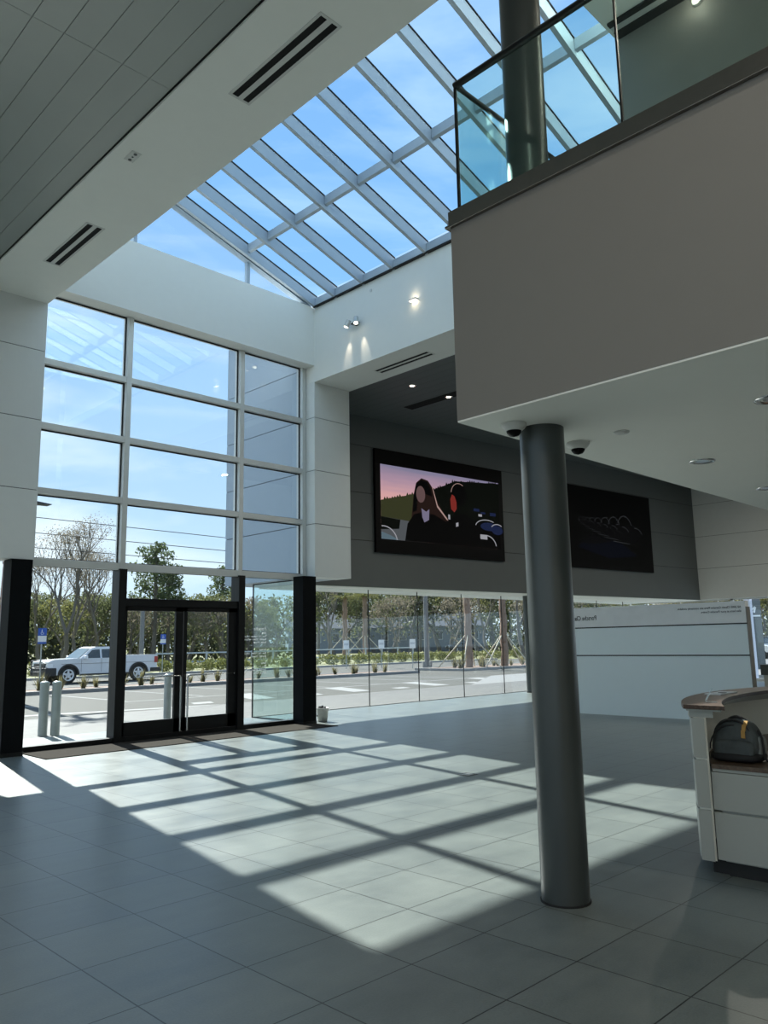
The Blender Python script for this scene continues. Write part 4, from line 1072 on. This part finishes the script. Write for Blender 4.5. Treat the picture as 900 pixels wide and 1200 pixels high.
# houses beyond
def house(px, dist, w, h, label, rz=.3):
    x, y = at(px, dist); t = thing('house', label, 'house', (x, y, 0), rz)
    q = dict(world=False)
    B(-w/2, w/2, -4, 4, 0, h).obj('wall', 'house', t, **q)
    MB().prism([(-4.4, h), (4.4, h), (0, h+2.4)], -w/2-.3, w/2+.3, 'x').obj('roof', 'roofm', t, **q)
    n = int(w//3)
    for k in range(n):
        xx_ = -w/2+1.5+k*3
        f = B(xx_-.6, xx_+.6, -4.06, -4.0, h-2.2, h-.7).obj('window', 'signg', t, **q); B(xx_-.5, xx_+.5, -4.08, -4.06, h-2.1, h-.8).obj('pane', 'carglass', f, **q)
house(497, 135, 18, 4.2, 'pale house behind the trees, beside the tall light pole', -.7)
house(385, 130, 14, 4.0, 'pale house behind the trees, left end of the lounge glazing', -.6)

# power lines
for k, (z, y) in enumerate(((11.05, 56), (9.95, 56), (8.9, 56))):
    pts = [(-60+160*i/20, y, z-.35*math.sin(PI*((i*8) % 40)/40)) for i in range(21)]
    o = MB().tube([(-60+170*i/24, y, z+(-.012*(-60+170*i/24)) ) for i in range(25)], .028, 4).obj('power_line', 'wire')
    tag(o, ['highest', 'middle', 'lowest'][k]+' of the three power lines crossing the sky', 'power line')

# ---- vehicles (built facing -X, origin on the ground at centre)
def wheel(t, x, y, r, s):
    w = MB().lathe((x, y, r), [(r*.60, -.11*s), (r*.93, -.11*s), (r, -.07*s), (r, .09*s), (r*.95, .12*s), (r*.62, .12*s), (r*.60, .07*s)], 28, (0, 1, 0)).obj('wheel', 'tyre', t, world=False)
    mb = MB()
    MB().lathe((x, y, r), [(r*.58, .07*s), (r*.54, .05*s), (0.0, .045*s)], 24, (0, 1, 0)).obj('wheel_hub', 'plastic', w, world=False)
    mb.lathe((x, y, r), [(r*.68, .122*s), (r*.66, .13*s), (r*.57, .125*s), (r*.54, .06*s)], 24, (0, 1, 0))
    for k in range(5):
        a = k*2*PI/5+.3; c, sn = math.cos(a), math.sin(a)
        p = [(r*.1, -.06), (r*.57, -.035), (r*.57, .035), (r*.1, .06)]
        mb.add([(x+u*c-v*sn, y+.118*s, r+u*sn+v*c) for u, v in p]+[(x+u*c-v*sn, y+.06*s, r+u*sn+v*c) for u, v in p], [(0, 1, 2, 3), (0, 4, 5, 1), (1, 5, 6, 2), (2, 6, 7, 3), (3, 7, 4, 0)])
    mb.cyl((x, y+.06*s, r), r*.14, .07*s, 12, 'y')
    mb.obj('rim', 'rim', w, world=False)
def wheelarch(cx, r, n=8): return [(cx+r*math.cos(a), .48+r*math.sin(a)) for a in [PI-PI*i/n for i in range(n+1)]]
def truck(x, y, rz, label):
    t = thing('pickup_truck', label, 'pickup truck', (x, y, GZ), rz); q = dict(world=False)
    fx, rx = -1.92, 1.83
    arch_f = [(fx+.50*math.cos(a), .42+.50*math.sin(a)) for a in [PI*i/8 for i in range(9)]]
    arch_r = [(rx+.50*math.cos(a), .42+.50*math.sin(a)) for a in [PI*i/8 for i in range(9)]]
    low = [(-2.95, .50), (-2.95, .42)]+arch_f[::-1]+[(-1.3, .42)]+arch_r[::-1]+[(2.9, .50)]
    # lower half split into convex-ish strips by prisms: build as fan from the belt line
    def strip(poly_low, top):
        mb = MB()
        for i in range(len(poly_low)-1):
            (xa, za), (xb, zb) = poly_low[i], poly_low[i+1]
            if xb-xa < 1e-4: continue
            mb.prism([(xa, za), (xb, zb), (xb, top(xb)), (xa, top(xa))], -.98, .98, 'y')
        return mb
    def top(x_):
        if x_ < -2.75: return 1.08+(x_+2.95)*.5
        if x_ < -1.35: return 1.18+(x_+2.75)*.04
        if x_ < .75: return 1.22
        return 1.34
    low = [(-2.95, .50)]+arch_f[::-1]+arch_r[::-1]+[(2.9, .55)]
    pl = []
    for i in range(len(low)-1):
        a, b = low[i], low[i+1]; n = max(1, int(abs(b[0]-a[0])/.12))
        for k in range(n): pl.append((a[0]+(b[0]-a[0])*k/n, a[1]+(b[1]-a[1])*k/n))
    pl.append(low[-1])
    strip(pl, top).obj('body', 'paintw', t, **q)
    # cab
    cab = MB()
    prof = [(-1.42, 1.16), (-.72, 1.72), (-.45, 1.80), (.45, 1.80), (.70, 1.74), (.86, 1.16)]
    n = len(prof)
    cab.add([(a, -.94 if z < 1.3 else -.78, z) for a, z in prof]+[(a, .94 if z < 1.3 else .78, z) for a, z in prof], [list(range(n)), [i+n for i in range(n)][::-1]]+[(i, i+n, (i+1) % n+n, (i+1) % n) for i in range(n)])
    cab.obj('cab', 'paintw', t, **q)
    def sidewin(pts, nm):
        mb = MB()
        for s in (-1, 1):
            def Y(z): return s*(.955-(.16)*(z-1.16)/.56) 
            a_ = [(u, Y(v), v) for u, v in pts]; mb.add(a_, [list(range(len(pts)))[::s]])
        mb.obj(nm, 'carglass', t, **q)
    sidewin([(-1.13, 1.23), (-.68, 1.64), (-.28, 1.67), (-.28, 1.23)], 'front_side_window'); sidewin([(-.18, 1.23), (-.18, 1.67), (.50, 1.67), (.64, 1.23)], 'rear_side_window')
    MB().add([(-1.43, -.80, 1.185), (-1.43, .80, 1.185), (-.75, .70, 1.725), (-.75, -.70, 1.725)], [(0, 1, 2, 3)]).obj('windscreen', mat('pale windscreen', (.14, .18, .20), .08), t, **q)
    mb = MB()
    for xx_ in (-.23, -1.28, .80):
        for s in (-1, 1): mb.box(xx_-.006, xx_+.006, s*.982-.003, s*.982+.003, .55, 1.2)
    for s in (-1, 1): mb.box(-2.3, 2.85, s*.984-.004, s*.984+.004, .96, .975)
    mb.obj('panel_gaps', 'plastic', t, **q)
    # arch trims, sills, bumpers
    for cx in (fx, rx):
        mb = MB()
        for s in (-1, 1):
            for i in range(12):
                a0, a1 = PI*i/12, PI*(i+1)/12
                P = lambda a, r: (cx+r*math.cos(a), .42+r*math.sin(a))
                mb.prism([P(a0, .47), P(a0, .55), P(a1, .55), P(a1, .47)], s*.95, s*1.03, 'y')
        mb.obj('arch_trim', 'plastic', t, **q)
        B(cx-.47, cx+.47, -.9, .9, .45, .9).obj('wheel_well', 'plastic', t, **q)
    MB().box(-1.32, 1.28, -1.02, -.86, .38, .46).box(-1.32, 1.28, .86, 1.02, .38, .46).obj('side_step', 'plastic', t, **q)
    B(-3.06, -2.52, -.995, .995, .38, .80).obj('front_bumper', 'plastic', t, **q, bevel=.04)
    B(-2.99, -2.93, -.72, .72, .80, 1.0).obj('grille', 'plastic', t, **q)
    g = MB()
    for s in (-1, 1):
        g.tube([(-3.15, s*.55, .45), (-3.18, s*.55, 1.1), (-3.1, s*.5, 1.18)], .03, 6)
        g.tube([(-3.16, s*.55, .7), (-3.16, s*.92, .75), (-3.05, s*.96, 1.0), (-3.15, s*.55, 1.1)], .025, 6)
    for z in (.6, .85, 1.15): g.tube([(-3.17, -.55, z), (-3.17, .55, z)], .028, 6)
    g.obj('grille_guard', 'plastic', t, **q)
    MB().box(-2.97, -2.72, -.985, -.74, .83, 1.0).box(-2.97, -2.72, .74, .985, .83, 1.0).obj('headlight', 'rim', t, **q)
    MB().box(2.74, 2.93, -.995, -.82, .92, 1.24).box(2.74, 2.93, .82, .995, .92, 1.24).obj('tail_light', 'red', t, **q)
    B(2.50, 3.10, -.995, .995, .44, .66).obj('rear_bumper', 'plastic', t, **q, bevel=.03)
    MB().box(-1.18, -1.02, -1.16, -.97, 1.18, 1.36).box(-1.18, -1.02, .97, 1.16, 1.18, 1.36).obj('mirror', 'rim', t, **q, bevel=.03)
    B(.95, 2.78, -.80, .80, 1.26, 1.29).obj('bed_cover', 'plastic', t, **q)
    MB().box(-.5, -.36, -1.0, -.975, 1.02, 1.05).box(.4, .54, -1.0, -.975, 1.02, 1.05).obj('door_handle', 'rim', t, **q)
    for x_ in (fx, rx):
        for s in (-1, 1): wheel(t, x_, s*.86, .42, s)
    return t
tx, ty = at(116.5, 44.6)
truck(tx, ty, 0.0, 'white crew-cab pickup truck with black grille guard in the parking lot')
def car(px, dist, rz, paint, label, s=1.0, z=None):
    x, y = at(px, dist); t = thing('car', label, 'car', (x, y, GZ if z is None else z), rz); q = dict(world=False)
    prof = [(-2.25, .45), (-2.3, .75), (-2.0, .88), (-1.1, 1.0), (-.45, 1.42), (.9, 1.45), (1.75, 1.08), (2.2, 1.0), (2.28, .55), (2.2, .35), (-2.2, .35)]
    MB().prism([(-2.28, .4), (-2.28, .78), (-2.0, .9), (-1.1, 1.0), (1.8, 1.05), (2.25, .95), (2.28, .4)], -.9, .9, 'y').obj('body', paint, t, **q, bevel=.06)
    MB().add([(a, s_*(.84 if z_ < 1.2 else .62), z_) for s_ in (-1, 1) for a, z_ in ((-1.15, .98), (-.45, 1.42), (.95, 1.45), (1.85, 1.03))], [(0, 1, 2, 3), (7, 6, 5, 4), (0, 4, 5, 1), (1, 5, 6, 2), (2, 6, 7, 3)]).obj('cabin_glass', 'carglass', t, **q)
    MB().add([(a, s_*.63, z_) for s_ in (-1, 1) for a, z_ in ((-.5, 1.43), (.97, 1.46), (.95, 1.48), (-.4, 1.46))], [(0, 1, 2, 3), (7, 6, 5, 4), (3, 2, 6, 7), (0, 4, 5, 1)]).obj('roof', paint, t, **q)
    MB().box(-2.3, -2.2, -.85, -.55, .62, .76).box(-2.3, -2.2, .55, .85, .62, .76).obj('headlight', 'rim', t, **q)
    for x_ in (-1.4, 1.38):
        for s_ in (-1, 1): wheel(t, x_, s_*.8, .34, s_)
    t.scale = (s, s, s)
    return t
car(540, 118, -.55, 'paintd', 'dark car parked on the grass, seen between light pole and palm', 1.15, .12)
for i, (px, dd, pn, lb) in enumerate(((884, 70, 'painto', 'silver car parked outside the far right window, nearest'), (893, 78, 'paintd', 'dark blue car parked outside the far right window'), (899, 86, 'paintw', 'white car parked outside the far right window, farthest'))):
    car(px, dd, .9, pn, lb, 1.15)
# grey sign wall outside right window
x, y = at(878, 45)
gs = thing('pylon_sign', 'grey exterior sign panel with white mark outside the right window', 'sign', (x, y, GZ), -.95)
B(-.30, .30, -.1, .1, 0, 4.2).obj('slab', mat('dark grey sign slab', (.12, .14, .145), .5), gs, world=False)
MB().add([(-.35, -.104, 2.9), (-.25, -.104, 2.9), (.05, -.104, 3.2), (.0, -.104, 3.25)], [(0, 1, 2, 3)]).add([(-.1, -.104, 2.95), (0, -.104, 3.2), (.08, -.104, 3.2), (.0, -.104, 2.9)], [(0, 1, 2, 3)]).box(-.2, .25, -.106, -.1, 2.72, 2.8).obj('emblem', 'wtext', gs, world=False)
x, y = at(871.5, 36)
lp = thing('steel_post', 'pale lilac steel post outside, right of the white partition', 'post', (x, y, GZ))
MB().box(x-.12, x+.12, y-.12, y+.12, GZ, 3.2).obj('shaft', 'lilac', lp)

# ------------------------------------------------------------------ LIGHT: sun and sky
SUN = Vector((.188, 1, .766)).normalized()
sd = bpy.data.lights.new('sun', 'SUN'); sd.energy = 4.9; sd.angle = math.radians(.55); sd.color = (1, .96, .88)
so = bpy.data.objects.new('sun', sd); COL.objects.link(so); so.rotation_euler = SUN.to_track_quat('Z', 'Y').to_euler(); so.location = (8, 30, 25)
w = bpy.data.worlds.new('sky'); S.world = w; w.use_nodes = True; nt = w.node_tree; N = nt.nodes; L = nt.links
bg = N['Background']; tc = N.new('ShaderNodeTexCoord'); sp = N.new('ShaderNodeSeparateXYZ'); L.new(tc.outputs['Generated'], sp.inputs[0])
rp = N.new('ShaderNodeValToRGB'); L.new(sp.outputs['Z'], rp.inputs[0]); e = rp.color_ramp.elements
e[0].position = 0; e[0].color = (.66, .80, .90, 1); e[1].position = 1; e[1].color = (.17, .33, .66, 1)
k = e.new(.18); k.color = (.44, .63, .84, 1); k = e.new(.42); k.color = (.28, .49, .78, 1)
# thin cirrus
mp = N.new('ShaderNodeMapping'); mp.inputs['Scale'].default_value = (1.6, 1.0, 6.5); mp.inputs['Rotation'].default_value = (0, .25, .3)
L.new(tc.outputs['Generated'], mp.inputs[0])
nz = N.new('ShaderNodeTexNoise'); nz.inputs['Scale'].default_value = 1.5; nz.inputs['Detail'].default_value = 8; nz.inputs['Roughness'].default_value = .56; nz.inputs['Distortion'].default_value = .5
L.new(mp.outputs[0], nz.inputs['Vector'])
cr = N.new('ShaderNodeValToRGB'); cr.color_ramp.elements[0].position = .42; cr.color_ramp.elements[1].position = .72; L.new(nz.outputs['Fac'], cr.inputs[0])
hz = N.new('ShaderNodeMapRange'); hz.inputs[1].default_value = .75; hz.inputs[2].default_value = .1; hz.inputs[3].default_value = .3; hz.inputs[4].default_value = 1.0; L.new(sp.outputs['Z'], hz.inputs[0])
mm = N.new('ShaderNodeMath'); mm.operation = 'MULTIPLY'; L.new(cr.outputs[0], mm.inputs[0]); L.new(hz.outputs[0], mm.inputs[1])
mx = N.new('ShaderNodeMix'); mx.data_type = 'RGBA'; L.new(mm.outputs[0], mx.inputs['Factor']); L.new(rp.outputs[0], mx.inputs['A']); mx.inputs['B'].default_value = (.92, .97, 1.0, 1)
L.new(mx.outputs['Result'], bg.inputs['Color']); bg.inputs['Strength'].default_value = .49

S.view_settings.view_transform = 'Standard'; S.view_settings.look = 'None'; S.view_settings.gamma = 1
S.view_settings.use_curve_mapping = False
S.view_settings.exposure = 1.55
